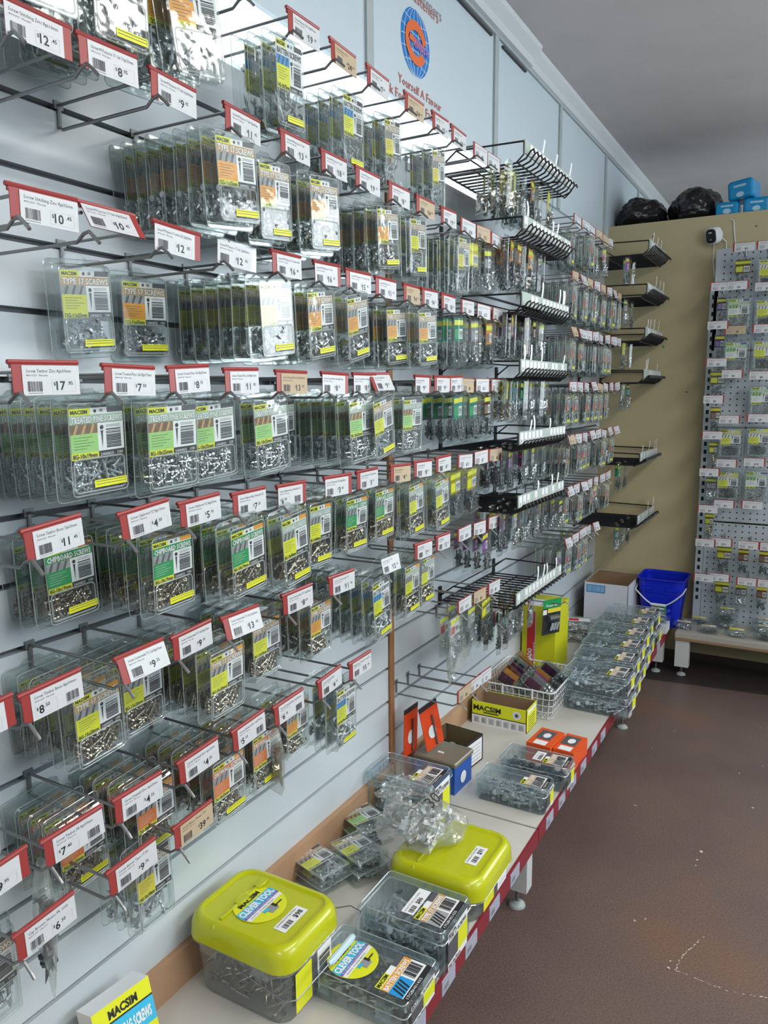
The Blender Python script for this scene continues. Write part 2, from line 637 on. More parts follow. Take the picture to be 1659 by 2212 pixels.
# ------------------------------------------------------------------ blister packs
STY = {
 't17o': dict(t='TYPE 17 SCREWS', band=TAN, pic=GREYPIC, box=ORG, size='12G-11x35mm', corner=DGREY, met=ZINC, head='hex', W=.108, H=.138, L=.030, r=.0026, n=34, st=True, word='orange-card type 17 screw pack'),
 't17y': dict(t='TYPE 17 SCREWS', band=TAN, pic=GREYPIC, box=YEL, size='12G-11x25mm', corner=DGREY, met=GALV, head='hex', W=.105, H=.138, L=.024, r=.0028, n=34, st=True, word='yellow-card type 17 screw pack'),
 't17c': dict(t='TYPE 17 SCREWS', band=TAN, pic=GREYPIC, box=YEL, size='8G-15x20mm', corner=ORG, met=BRASSY, head='flat', W=.098, H=.128, L=.024, r=.0017, n=60, st=False, word='yellow-card countersunk type 17 screw pack'),
 't17d': dict(t='TYPE 17 SCREWS', band=TAN, pic=GREYPIC, box=ORG, size='10G-12x45mm', corner=ORG, met=BRASSY, head='flat', W=.090, H=.128, L=.038, r=.0018, n=36, st=False, word='orange-card countersunk type 17 screw pack'),
 'tp': dict(t='TREATED PINE SCREWS', band=PGREEN, pic=BROWNPIC, box=LGREEN, size='8G-10x25mm', corner=DGREY, met=ZINC, head='flat', W=.112, H=.140, L=.024, r=.0018, n=60, st=False, word='green-card treated pine screw pack'),
 'tp2': dict(t='TREATED PINE SCREWS', band=PGREEN, pic=BROWNPIC, box=LGREEN, size='8G-10x19mm', corner=DGREY, met=GALV, head='flat', W=.108, H=.136, L=.018, r=.0018, n=70, st=True, word='green-card treated pine screw pack'),
 'cb': dict(t='CHIPBOARD SCREWS', band=GREEN, pic=GREYPIC, box=GREEN, size='8G-10x19mm', corner=ORG, met=BRASSY, head='flat', W=.100, H=.130, L=.020, r=.0017, n=64, st=True, word='green-card chipboard screw pack'),
 'cb2': dict(t='CHIPBOARD SCREWS', band=PGREEN, pic=GREYPIC, box=YEL, size='8G-10x40mm', corner=ORG, met=BRASSY, head='flat', W=.092, H=.140, L=.036, r=.0017, n=38, st=True, word='yellow-card chipboard screw pack'),
 'dw': dict(t='DRYWALL SCREWS', band=ORG2, pic=GREYPIC, box=ORG2, size='7G-18x25mm', corner=ORG, met=BRASSY, head='flat', W=.096, H=.128, L=.024, r=.0016, n=66, st=True, word='orange-card drywall screw pack'),
 'bt': dict(t='BATTEN SCREWS', band=WHITE, pic=BLUEP, box=YEL, size='14G-10x75mm', corner=DGREY, met=GALV, head='hex', W=.092, H=.150, L=.060, r=.0024, n=14, st=True, word='yellow-card batten screw pack'),
 'bto': dict(t='BATTEN SCREWS', band=TAN, pic=GREYPIC, box=YEL2, size='14G-10x100mm', corner=DGREY, met=GALV, head='hex', W=.086, H=.150, L=.065, r=.0024, n=12, st=False, word='amber-card long screw pack'),
 'rf': dict(t='ROOFING SCREWS', band=TAN, pic=BLUEP, box=ORG, size='12G-11x50mm', corner=DGREY, met=GALV, head='hex', W=.108, H=.150, L=.045, r=.0028, n=18, st=False, word='orange-card roofing screw pack'),
 'tb': dict(t='TIMBER SCREWS', band=PURP, pic=PURP, box=YEL, size='8G-15x20mm', corner=ORG, met=ZINC, head='flat', W=.105, H=.150, L=.026, r=.0018, n=46, st=True, word='purple-band timber screw pack'),
 'sd': dict(t='SELF DRILLING SCREWS', band=WHITE, pic=GREYPIC, box=REDP, size='10G-16x25mm', corner=DGREY, met=GALV, head='hex', W=.088, H=.130, L=.026, r=.0025, n=30, st=True, word='red-card self drilling screw pack'),
 'sm': dict(t='MACHINE SCREWS', band=PALEGREY, pic=GREYPIC, box=REDP, size='M6x40mm', corner=ORG, met=DARKS, head='hex', W=.080, H=.125, L=.030, r=.0026, n=16, st=False, word='red-card dark bolt pack'),
}


def card_mesh(c, W, H, x):
    """printed header card, top-left at (-W/2, 0), hanging down H"""
    mb = MB()
    o = Vector((x, -W/2, -H))
    R_ = lambda a, b, c_, d, m, l=.0: mb.rect(o, Y, Z, W*a, H*b, W*c_, H*d, m, l)
    R_(0, 0, 1, 1, WHITE)
    L = .0003
    R_(0, .87, .38, 1, YEL, L)
    R_(.70, .89, 1, 1, c['corner'], L)
    mb.text('MACSIM', o+Vector((2*L, W*.025, H*.895)), Y, Z, H*.075, BLACK, width=W*.30, bold=.03)
    mb.poly(o+Vector((2*L, W*.47, H*.935)), Y, Z, [(H*.035*math.cos(a*PI/4), H*.035*math.sin(a*PI/4)) for a in range(8)], BLACK)
    R_(.56, .91, .62, .97, GREYINK, L)
    R_(0, .69, 1, .87, c['band'], L)
    tm = WHITE if c['band'] is not WHITE else DGREY
    if c['band'] is not WHITE:
        mb.text(c['t'], o+Vector((1.6*L, W*.035, H*.705)), Y, Z, H*.135, DGREY, width=W*.94, bold=.05)
    mb.text(c['t'], o+Vector((2.4*L, W*.03, H*.715)), Y, Z, H*.125, tm, width=W*.94, bold=.03)
    R_(0, .50, .50, .69, c['pic'], L)
    for i in range(3):
        mb.poly(o+Vector((2*L, 0, 0)), Y, Z, [(W*(.04+.15*i), H*.50), (W*(.09+.15*i), H*.50), (W*(.15+.15*i), H*.68), (W*(.10+.15*i), H*.68)], DGREY if c['pic'] is not BROWNPIC else TAN)
    R_(0, .13, .50, .50, c['box'], L)
    ink = DGREY if c['box'] not in (GREEN, REDP, ORG2) else PALEGREY
    for i in range(5):
        R_(.05, .205+.055*i, .05+.38*(.6+.4*((i*7) % 5)/4), .215+.055*i, ink, 1.6*L)
    R_(0, 0, .50, .13, YEL, L)
    mb.text(c['size'], o+Vector((2*L, W*.02, H*.025)), Y, Z, H*.085, BLACK, width=W*.45, bold=.03)
    R_(.50, 0, 1, .13, BLACK, L)
    mb.text('2400825', o+Vector((2*L, W*.53, H*.03)), Y, Z, H*.06, WHITE, width=W*.25)
    mb.text('100', o+Vector((2*L, W*.86, H*.035)), Y, Z, H*.06, WHITE, width=W*.10)
    # screw picture and bars
    mb.poly(o+Vector((2*L, W*.58, H*.60)), Y, Z, [(H*.045*math.cos(a*PI/4), H*.045*math.sin(a*PI/4)) for a in range(8)], BLACK)
    mb.poly(o+Vector((2*L, 0, 0)), Y, Z, [(W*.565, H*.50), (W*.58, H*.18), (W*.595, H*.50)], BLACK)
    mb.poly(o+Vector((2*L, 0, 0)), Y, Z, [(W*.55, H*.535), (W*.57, H*.49), (W*.59, H*.49), (W*.61, H*.535)], BLACK)
    for i in range(2):
        R_(.66, .60+.03*i, .93, .612+.03*i, GREYINK, 1.6*L)
    mb.barcode(o, Y, Z, W*.66, H*.18, W*.94, H*.57, BLACK, 12, False, 5, 2*L)
    return mb


def shell_mesh(W, H, D, split):
    mb = MB()
    zc = -H/2 + .010

    def ring(w, h, x, r=.008, z=zc):
        return [(x, a, b) for a, b in rr(w, h, r, 3, 0, z)]
    mb.loft([ring(W, H, -.0008), ring(W, H, 0), ring(W-.010, H-.012, .0002, .007), ring(W-.013, H-.015, D*.88, .007), ring(W-.018, H-.020, D, .006)], CLEAR)
    # hang tab
    mb.loft([[(x, a, b) for a, b in ((-.024, .008), (.024, .008), (.012, .017), (-.012, .017))] for x in (-.0008, 0.0004)], CLEAR)
    # raised window frame round the screws and bottom lip
    zt, zb = split, zc-H/2+.014
    mb.tube([(D, a, b) for a, b in rr(W-.026, zt-zb, .006, 3, 0, (zt+zb)/2)], .0012, RIM, 4, closed=True)
    mb.tube([(.0, a, b) for a, b in rr(W-.001, H-.001, .008, 3, 0, zc)], .0008, RIM, 4, closed=True)
    mb.tube([(D*.5, a, b) for a, b in rr(W-.0125, H-.0145, .007, 3, 0, zc)], .0009, CLEAR, 4, closed=True)
    mb.tube([(D, a, b) for a, b in rr(W-.018, H-.020, .006, 3, 0, zc)], .0009, RIM, 4, closed=True)
    return mb


PK = {}


def pack_meshes(k):
    if k in PK:
        return PK[k]
    c = STY[k]
    W, H = c['W'], c['H']
    D = .0215
    ch = H*.47
    split = -.006-ch
    card = card_mesh(c, W-.022, ch, D-.0012)
    sh = shell_mesh(W, H, D, split)
    zb = .010-H+.012
    sc = pile((.003, -W/2+.011, zb), (D-.003, W/2-.011, split-.002), c['n'], c['L'], c['r'], c['met'], c['head'], seed=hash_(k), flat=.9)
    st = None
    if c['st']:
        st = MB()
        o = Vector((D+.0006, W*.5-.011-W*.50, zb+.006))
        st.rect(o, Y, Z, 0, .0, W*.50, .0095, YEL)
        for i in (0, 1):
            st.rect(o, Y, Z, .002, .0035+.0035*i, W*.48, .0043+.0035*i, DGREY, .0002)
        st.rect(o, Y, Z, 0, -.0022, W*.50, -.0006, BLACK)
        st = st.mesh('warning_sticker')
    PK[k] = (sh.mesh('blister_shell'), card.mesh('header_card'), sc.mesh('screws'), st)
    return PK[k]


def hash_(s):
    return sum(ord(ch)*(i+3) for i, ch in enumerate(s))


CARDOFF = {}


def make_pack(k, loc, rot, label, group):
    sh, cd, sc, st = pack_meshes(k)
    t = thing('screw_pack', label, 'screw pack', loc, rot, group)
    t.scale = (1.0, 1.03, 1.06)
    put('blister_shell', sh, t)
    put('header_card', cd, t, (0, 0, -.006))
    o = put('screws', sc, t)
    o['kind'] = 'stuff'
    if st:
        put('warning_sticker', st, t)
    return t


# narrow packs for bits and drivers: a clear pouch with a small plain card
NK = {}
NSTY = {
 'pu': dict(card=MAG, card2=PURP, met=DARKS, W=.046, H=.135, word='purple-card driver bit pack'),
 'or': dict(card=ORG, card2=BROWNPIC, met=DARKS, W=.050, H=.135, word='orange-card dark bolt pack'),
 'yl': dict(card=YEL2, card2=YEL, met=BRASSY, W=.046, H=.130, word='yellow-card drill bit pack'),
 'gn': dict(card=TEAL, card2=GREEN, met=DARKS, W=.060, H=.140, word='green-card drill bit pack'),
 'tl': dict(card=SKYP, card2=TEAL, met=ZINC, W=.050, H=.135, word='blue-card bolt pack'),
 'gy': dict(card=PALEGREY, card2=GREYINK, met=ZINC, W=.055, H=.130, word='grey-card bolt pack'),
 'yb': dict(card=YEL2, card2=YEL, met=DARKS, W=.070, H=.140, word='yellow-card wall plug pack'),
 'wh': dict(card=WHITE, card2=REDP, met=ZINC, W=.060, H=.125, word='white-card small screw pack'),
}


def narrow_meshes(k):
    if k in NK:
        return NK[k]
    c = NSTY[k]
    W, H, D = c['W'], c['H'], .014
    zc = .010-H/2
    sh = MB()
    ring = lambda w_, h_, x: [(x, a, b) for a, b in rr(w_, h_, .005, 2, 0, zc)]
    sh.loft([ring(W, H, -.0006), ring(W, H, 0), ring(W-.008, H-.01, D*.9), ring(W-.012, H-.014, D)], CLEAR)
    ca = MB()
    o = Vector((.0015, -W/2+.003, -H*.42))
    ca.rect(o, Y, Z, 0, 0, W-.006, H*.42, c['card'])
    ca.rect(o, -Y, Z, -(W-.006), 0, 0, H*.42, c['card'])
    ca.rect(o, Y, Z, 0, H*.29, W-.006, H*.38, YEL, .0004)
    ca.rect(o, Y, Z, .003, .006, W*.45, H*.22, c['card2'], .0004)
    ca.rect(o, Y, Z, W*.5, .006, W-.009, H*.22, WHITE, .0004)
    ca.barcode(o, Y, Z, W*.53, .009, W-.011, H*.2, BLACK, 7, False, 4, .0007)
    sc = pile((.002, -W/2+.006, .010-H+.008), (D-.002, W/2-.006, -H*.44), 14, .030, .0024, c['met'], 'hex', seed=hash_(k), flat=2.2, rings=4, seg=5)
    NK[k] = (sh.mesh('blister_shell'), ca.mesh('header_card'), sc.mesh('bits'))
    return NK[k]


def make_narrow(k, loc, rot, label, group):
    sh, cd, sc = narrow_meshes(k)
    t = thing('hardware_pack', label, 'hardware pack', loc, rot, group)
    put('blister_shell', sh, t)
    put('header_card', cd, t)
    put('contents', sc, t)['kind'] = 'stuff'
    return t


# ------------------------------------------------------------------ peg hooks with tickets
def hook_part_meshes():
    a = MB()
    a.tube([(.0, 0, 0), (.197, 0, 0)], .0022, STEEL, 6)
    p = MB()
    p.tube([(.002, 0, .0), (.003, 0, -.030), (.008, 0, -.035), (.185, 0, -.035), (.198, 0, -.026), (.208, 0, -.024), (.220, .0, -.034), (.226, 0, -.040)], .0024, STEEL, 6)
    b = MB()
    b.box((-.006, -.008, -.006), (.003, .008, .006), STEEL)
    b.box((-.004, -.003, -.032), (.004, .003, .0), STEEL)
    return a.mesh('label_arm'), p.mesh('prong'), b.mesh('bracket')


HA, HP, HB = hook_part_meshes()
HOLD = {}


def holder_mesh(kind):
    if kind in HOLD:
        return HOLD[kind]
    m_ = {'red': REDH, 'clear': CLEAR, 'tan': REDH, 'thin': REDH}[kind]
    h = MB()
    if kind == 'thin':
        h.box((.0015, -.001, -.0355), (.0034, .088, .0014), m_)
        HOLD[kind] = h.mesh('ticket_holder')
        return HOLD[kind]
    h.tube([(.002, -.004, .003), (.002, .089, .003)], .0030, m_, 8)
    h.box((.0022, 0, -.0355), (.0034, .088, .003), m_)
    h.box((-.001, -.001, -.004), (.003, .004, .006), m_)
    HOLD[kind] = h.mesh('ticket_holder')
    return HOLD[kind]


def price_mesh(price, item, kind, flip, far=False):
    mb = MB()
    m_ = CREAM if kind == 'tan' else TICKW
    x0, x1 = (.012, .0884) if not flip else (-.0004, .076)
    z0, z1 = -.0362, -.0008
    if far:
        x0, x1 = (.006, .0884) if not flip else (-.0004, .082)
    mb.box((.0036, x0, z0), (.0042, x1, z1), m_)
    xx = .0044
    Wd = x1-x0
    if far:
        mb.barcode((xx, 0, 0), Y, Z, x0+.006, z0+.004, x0+.028, z0+.018, GREYINK, 6)
        mb.rect((xx, 0, 0), Y, Z, x0+.006, z1-.008, x1-.01, z1-.0065, GREYINK)
        mb.rect((xx, 0, 0), Y, Z, x0+.006, z1-.012, x0+.035, z1-.011, GREYINK)
        mb.text('$'+price.split('.')[0], (xx, x0+.042, z0+.006), Y, Z, .009, BLACK, bold=.02)
        return mb.mesh('price_card')
    mb.text(item, (xx, x0+.005, z1-.0085), Y, Z, .0042, DGREY, width=min(Wd-.012, .0024*len(item)))
    mb.text('8001629  Macsim', (xx, x0+.005, z1-.0128), Y, Z, .0022, DGREY, width=.028)
    bx, px = (x0+.006, x0+.040) if not price.endswith('~') else (x0+.050, x0+.006)
    price = price.rstrip('~')
    mb.barcode((xx, 0, 0), Y, Z, bx, z0+.0045, bx+.019, z0+.0165, DGREY, 13, True, len(item)+ord(price[0]))
    mb.rect((xx, 0, 0), Y, Z, bx, z0+.002, bx+.019, z0+.003, GREYINK)
    fr = [(px-.002, z0+.0035), (px+.030, z0+.0035), (px+.030, z0+.018), (px-.002, z0+.018)]
    for (a, b), (c, d) in zip(fr, fr[1:]+fr[:1]):
        mb.rect((xx, 0, 0), Y, Z, min(a, c)-.0001, min(b, d)-.0001, max(a, c)+.0002, max(b, d)+.0002, PALEGREY)
    big, _, sm_ = price.partition('.')
    mb.text('$', (xx, px, z0+.0115), Y, Z, .0042, BLACK, bold=.01)
    mb.text(big, (xx, px+.0035, z0+.006), Y, Z, .0108, BLACK, bold=.02)
    mb.text('.'+sm_, (xx, px+.0045+.0074*len(big), z0+.0118), Y, Z, .0046, BLACK, bold=.01)
    return mb.mesh('price_card')


rr_ = random.Random(11)


def hook(y, k, idx, price=None, item='', kind='red', flip=False, roll_=0., tilt=0., where='', far=False, z=None):
    zz = (G + .1*k + .004) if z is None else z
    row = ROWNAME.get(k, 'low row')
    lab = 'steel hook, %s, %s in %s' % (('ticket $'+price.rstrip('~')) if price else 'bare', ORD[idx] + (where or ' from the left'), row)
    t = thing('peg_hook', lab, 'peg hook', (0, y, zz), (0, 0, rr_.uniform(-.02, .02)), 'ticketed peg hooks on the slat wall')
    put('bracket', HB, t)
    put('label_arm', HA, t)
    put('prong', HP, t)
    if price:
        h = put('ticket_holder', holder_mesh('thin' if far and kind != 'clear' else kind), t, (.197, -.004, .009), (roll_ + rr_.uniform(-.03, .03), -tilt, rr_.uniform(-.05, .05)))
        put('price_card', price_mesh(price, item, kind, flip, far), h)
    return t


def packs_on(y, k, idx, sty, n, xf, yaw_=0., roll_=0., x0=.02, where='', z=None, narrow=False, rowword=None):
    """hang n packs on the prong at y; the front one at xf"""
    zz = (G + .1*k + .004 if z is None else z) - .036
    gap = .017 if narrow else .0268
    n = max(1, min(n, int((xf-.022-.002)/gap)+1))
    st = min(.031, max(gap, (xf-x0)/max(1, n-1)))
    while n > 1 and xf-.022-st*(n-1) < .0:
        st -= .0005
    word = (NSTY if narrow else STY)[sty]['word']
    row = rowword or ROWNAME.get(k, 'low row')
    for i in range(n):
        x = xf - st*i - .022
        pos = 'only one' if n == 1 else ('frontmost' if i == 0 else (ORD[i+1] + ' from front' if i < n-1 else 'rearmost'))
        lab = '%s, %s, %s hook%s, %s' % (word, pos, ORD[idx], where or ' from left', row)
        yw = yaw_ if i == 0 else yaw_*.7 + rr_.uniform(-.015, .015)
        rl = (roll_ if i == 0 else 0) + rr_.uniform(-.02, .04) + .045
        loc = (x, y + rr_.uniform(-.003, .003), zz)
        rot = (rl, .02 + (rr_.uniform(.0, .05) if i == 0 else rr_.uniform(-.004, .004)), yw)
        (make_narrow if narrow else make_pack)(sty, loc, rot, lab, 'packs hanging in the ' + row)


# y, price, item, kind, flip, roll, tilt | pack style, n, front x, yaw, roll
BAY1 = {
 16: [(.53, None), (.65, None, '', 'red', 0, 0, 0, 'rf', 3, .20, 0, 0), (.77, None, '', 'red', 0, 0, 0, 'tb', 6, .205, 0, .0),
      (.885, None, '', 'red', 0, 0, 0, 'rf', 4, .215, -.10, .10), (1.012, None), (1.136, '19.95', 'Screw Batten Gal 14gx75mm', 'red', 0, 0, 0, 'bt', 3, .20, .0, .0),
      (1.267, '24.50', 'Screw Batten Gal', 'tan', 0, 0, .05), (1.400, '7.50', 'Screw Type 17 Gal', 'red', 0, 0, 0, 'bt', 4, .165, 0, 0),
      (1.554, '14.95', 'Screw Type 17 Gal', 'tan', 0, 0, 0, 'bto', 4, .17, 0, .05), (1.696, '15.40', 'Screw Type 17 Gal', 'red', 0, 0, 0), (1.80, '18.95', 'Screw Type 17 Gal', 'red', 0, 0, 0, 'bto', 3, .165, 0, .06)],
 14: [(.49, None), (.601, '12.45', 'Screw Stitching Zinc 8gx16mm', 'red', 1, 0, 0), (.706, '8.95', 'Screw M Purpose 17 Gal 10gx25mm', 'red', 0, 0, 0), (.823, '9.95', 'Screw M Purpose 17 Gal 10gx30mm', 'red', 0, -.03, 0),
      (.970, '11.95', 'Screw M Purpose 17 Gal 10gx40mm', 'red', 0, 0, 0, 't17o', 9, .218, .0, .07), (1.108, '13.50', 'Screw M Purpose 17 Gal', 'red', 0, 0, 0, 't17o', 2, .185, .05, .02),
      (1.229, '18.25', 'Screw M Purpose 17 Gal', 'red', 0, 0, 0, 't17o', 6, .205, 0, .06), (1.354, '19.25', 'Screw M Purpose 17', 'red', 0, 0, 0), (1.483, '8.95', 'Screw M Purpose 17', 'red', 0, 0, 0, 't17o', 5, .195, 0, .06),
      (1.608, '14.95', 'Screw M Purpose', 'tan', 0, 0, 0, 't17y', 2, .205, .08, .06), (1.738, '19.85', 'Screw M Purpose', 'red', 0, 0, 0)],
 12: [(.48, None), (.596, '10.45', 'Screw Stitching Zinc 8gx32mm', 'red', 0, -.03, 0), (.688, '10.45', 'Screw M Purpose 17 Gal 10gx25mm', 'red', 1, -.02, .55), (.811, '12.95', 'Screw M Purpose 17 series Gal 12gx20mm', 'red', 1, -.03, 0, 't17y', 1, .055, -.03, .03),
      (.944, '12.95', 'Screw M Purpose 17 Gal 12gx25mm', 'clear', 1, -.04, 0, 't17o', 1, .035, -.05, -.02), (1.076, '16.45', 'Screw M Purpose 17 series Gal', 'red', 0, 0, 0, 't17y', 7, .205, 0, .05),
      (1.200, '16.45', 'Screw M Purpose 17 Gal', 'red', 1, 0, 0, 't17o', 5, .212, .06, .08), (1.308, '15.95', 'Screw M Purpose 17 series Gal', 'red', 0, 0, 0, 't17o', 2, .225, .10, .12),
      (1.428, '11.95', 'Screw M Purpose 17', 'red', 0, 0, 0), (1.546, '14.95', 'Screw M Purpose', 'tan', 0, 0, 0, 't17o', 4, .18, 0, .05), (1.642, '14.25', 'Screw M Purpose', 'red', 0, 0, 0, 't17o', 4, .212, 0, .04),
      (1.745, '18.45', 'Screw M Purpose', 'red', 0, 0, 0)],
 10: [(.47, None, '', 'red', 0, 0, 0, 'tb', 3, .19, 0, 0), (.580, '17.95', 'Screw Timber Zinc 8gx30mm', 'red', 0, 0, 0), (.713, '7.50', 'Screw Treated Pine Gal 8gx19mm', 'red', 0, .0, 0, 'tp2', 6, .175, 0, 0),
      (.824, '8.75', 'Screw Treated Pine Gal 8gx25mm', 'red', 0, .04, 0, 'tp', 5, .205, -.02, 0), (.945, '11.95', 'Screw Treated Pine Gal 8gx32mm', 'red', 0, 0, 0, 'tp', 2, .172, -.05, .05),
      (1.083, '13.45', 'Screw Treated Pine Gal 8gx40mm', 'tan', 0, .02, 0, 'tp', 2, .18, .0, .03), (1.217, '8.75', 'Screw Treated Pine Gal 8gx57mm', 'red', 1, .0, 0, 'tp', 1, .10, 0, 0),
      (1.334, '8.20', 'Screw Treated Pine Gal 8gx57mm', 'red', 1, .0, 0, 'tp', 6, .215, 0, .04), (1.396, '9.95', 'Screw Treated Pine', 'red', 0, .0, .4, 't17y', 2, .228, .05, .12),
      (1.602, '9.40', 'Screw Treated Pine', 'red', 1, 0, 0, 'tp', 3, .195, 0, 0), (1.705, '9.45', 'Masonry Anchor', 'red', 0, 0, 0), (1.79, '19.45', 'Masonry Anchor', 'red', 0, 0, 0)],
 8: [(.455, None, '', 'red', 0, 0, 0, 'tb', 4, .215, 0, 0), (.571, '11.45', 'Screw Timber Brass 7gx20mm', 'red', 0, .08, 0), (.720, '4.50', 'Screw Chipboard YZ 8gx19mm', 'red', 0, .10, 0, 'cb', 3, .085, 0, 0),
     (.835, '5.95', 'Screw Chipboard YZ 8gx25mm', 'red', 0, .06, 0, 'cb', 7, .18, 0, 0), (.956, '7.50', 'Screw Chipboard 8g x 30mm BG YZ', 'red', 0, .02, 0, 'cb', 6, .225, 0, .04),
     (1.076, '6.00~', 'Screw Chipboard 8g x 40mm BG YZ', 'red', 1, .02, 0, 'cb2', 5, .230, 0, .05), (1.226, '3.40', 'Screw Chipboard YZ 8gx45mm', 'red', 1, .0, 0, 'cb2', 2, .185, 0, 0),
     (1.342, '3.75', 'Screw Chipboard YZ 8gx50mm', 'red', 0, 0, 0, 'cb', 5, .20, 0, 0), (1.482, '4.25', 'Screw Chipboard', 'tan', 0, 0, 0, 'cb', 3, .185, 0, 0),
     (1.596, '8.95', 'Screw Chipboard', 'red', 0, 0, 0, 'cb2', 2, .205, 0, .06), (1.713, '4.95', 'Screw Chipboard', 'red', 0, 0, 0, 'cb2', 4, .218, .0, .06)],
 6: [(.455, '11.75', 'Screw Timber Brass', 'red', 1, .05, 0, 'tb', 3, .21, 0, 0), (.557, '8.50~', 'Screw Timber Brass 8gx30mm', 'red', 0, .06, 0), (.704, '9.25', 'Screw Countersunk T17 Gal 8gx20mm', 'red', 0, .06, .3, 't17c', 7, .15, 0, 0),
     (.803, '9.95', 'Screw Countersunk T17 Gal 8gx25mm', 'red', 0, .05, 0, 't17c', 5, .13, 0, 0), (.919, '13.95', 'Screw Countersunk T17 Gal 10gx30mm', 'red', 0, .03, .25, 't17c', 6, .205, 0, 0),
     (1.082, '8.00', 'Screw Countersunk T17 10gx50mm', 'red', 0, .02, 0, 't17c', 5, .155, 0, 0), (1.229, '11.40', 'Screw Countersunk T17', 'red', 0, .02, 0, 't17d', 5, .18, 0, 0),
     (1.433, '12.45', 'Screw Type 17 Gal', 'clear', 1, .0, .2, 'bt', 7, .20, 0, .08), (1.605, '7.45', 'Screw Batten', 'red', 0, 0, 0, 'cb2', 3, .19, 0, 0), (1.715, '12.45', 'Screw Batten', 'red', 0, 0, 0, 'cb2', 3, .18, 0, 0)],
 4: [(.455, '9.95', 'Screw Timber', 'red', 1, .05, 0), (.569, '7.40~', 'Screw Timber FB 8gx50mm', 'red', 0, .05, 0), (.684, '4.25', 'Screw Drywall Zinc 6gx20mm', 'red', 0, .05, 0, 'dw', 5, .12, 0, 0),
     (.803, '4.50', 'Screw Drywall Zinc 6gx25mm', 'red', 0, .05, 0, 'dw', 5, .145, 0, 0), (.933, '5.50~', 'Screw Drywall Zinc 6gx30mm', 'red', 0, .05, 0, 'dw', 6, .185, 0, 0),
     (1.047, '6.50~', 'Screw Drywall Zinc 7gx45mm', 'red', 0, .04, 0, 'dw', 5, .175, 0, 0), (1.18, '6.75', 'Screw Drywall Zinc', 'red', 0, .04, 0, 't17d', 3, .15, 0, 0),
     (1.30, '15.30', 'Bugle Type 17 Batten Screw Gal', 'red', 0, .04, 0, 'bt', 3, .19, 0, 0)],
 3: [(.518, '6.50', 'Cap Bronze Metric PR 1100', 'red', 0, .04, 0, 'rf', 2, .12, 0, 0), (.662, '9.75', 'Screw Batten Type 17 Zn', 'red', 0, .04, 0), (.789, '39.95', 'Screw Batten Timber T17', 'tan', 0, .03, 0, 'bto', 3, .150, -.05, .04)],
}
cnt = {}
for k, L_ in BAY1.items():
    for i, row in enumerate(L_):
        row = list(row) + ['', 'red', 0, 0, 0, None, 0, 0, 0, 0][len(row)-2:] if len(row) < 12 else list(row)
        y, price, item, kind, flip, rl, tl, sty, n, xf, yw, prl = row
        hook(y, k, i+1, price, item, kind, flip, rl, tl)
        if sty:
            packs_on(y, k, i+1, sty, n, xf, yw, prl)
    cnt[k] = len(L_)

# second bay, before the black racks
BAY2 = {
 16: [(1.935, '9.95', None, 0), (2.035, '8.45', None, 0)],
 14: [(1.86, '18.95', 'bto', 4), (1.96, '12.95', 'yb', 3), (2.06, '13.95', 'gy', 3)],
 12: [(1.867, '14.95', 'gn', 4), (1.975, '12.45', 'gy', 4), (2.08, '9.45', 'or', 5)],
 10: [(1.87, '9.95', 'gn', 4), (1.97, '11.95', 'gn', 3), (2.075, '13.45', 'or', 4)],
 8: [(1.853, '11.45', 'yb', 4), (1.965, '7.45', 'yb', 3), (2.07, '6.95', None, 0)],
 6: [(1.857, '10.95', None, 0), (1.96, '11.45', None, 0), (2.07, '10.95', 'pu', 4)],
 4: [(1.857, '13.95', 'wh', 2), (1.97, '4.75', 'gy', 3), (2.08, '9.95', 'yb', 2)],
 3: [(2.13, '2.95', None, 0), (2.22, '3.45', None, 0)],
}
for k, L_ in BAY2.items():
    for i, (y, price, sty, n) in enumerate(L_):
        wh = ' right of the timber strip'
        hook(y, k, i+1, price, 'Fastener', 'tan' if (i+k) % 5 == 0 else 'red', i % 2, 0, 0, where=wh, far=True)
        if sty:
            packs_on(y, k, i+1, sty, n, .21, 0, .03, where=wh, narrow=sty in NSTY)

for i, (y, pr_) in enumerate(((1.862, '8.95'), (1.935, '6.45'), (2.01, '7.45'))):
    hook(y, 2, i+1, pr_, 'Fastener', 'red' if i else 'tan', False, where=' right of the timber strip', far=True, z=G+.145)
hook(2.88, 2, 1, None, where=' before the yellow display box', z=G+.185)
# third bay: dense rows of small packs up to the corner
sty_cycle = ['sd', 'sm', 'sd', 'sd', 'wh', 'sd', 'sd', 'sm', 'sd', 'gy']
r3 = random.Random(21)
for k in (16, 14, 12, 10, 8, 6, 4):
    y, i = 2.86, 0
    lim = {16: 3.45, 14: 3.62, 12: 3.66, 10: 3.66, 8: 3.66, 6: 3.55, 4: 3.30}[k]
    while y < lim:
        i += 1
        wh = ' past the black racks'
        hook(y, k, i, '%d.95' % r3.randint(3, 19), 'Screw', 'tan' if r3.random() < .15 else 'red', r3.random() < .4, r3.uniform(-.08, .08), r3.choice((0, 0, 0, .3)), where=wh, far=True)
        sty = sty_cycle[(i*3+k) % 10]
        if not (k == 16 and i < 2) and not (k == 16 and i == 4):
            packs_on(y, k, i, sty, r3.choice((3, 4, 4)), r3.uniform(.17, .215), r3.uniform(-.05, .1), r3.uniform(-.02, .08), where=wh, narrow=sty in NSTY)
        y += .104

# ------------------------------------------------------------------ black wire racks
STRIPM = mat('pale_ticket_strip', (.46, .54, .49), .4)
pr_m = MB()
pr_m.tube([(.0, 0, 0), (.235, 0, 0), (.256, 0, .008), (.270, 0, .026), (.278, 0, .030), (.281, 0, .020)], .0029, BWIRE, 5)
pr_m = pr_m.mesh('prong')


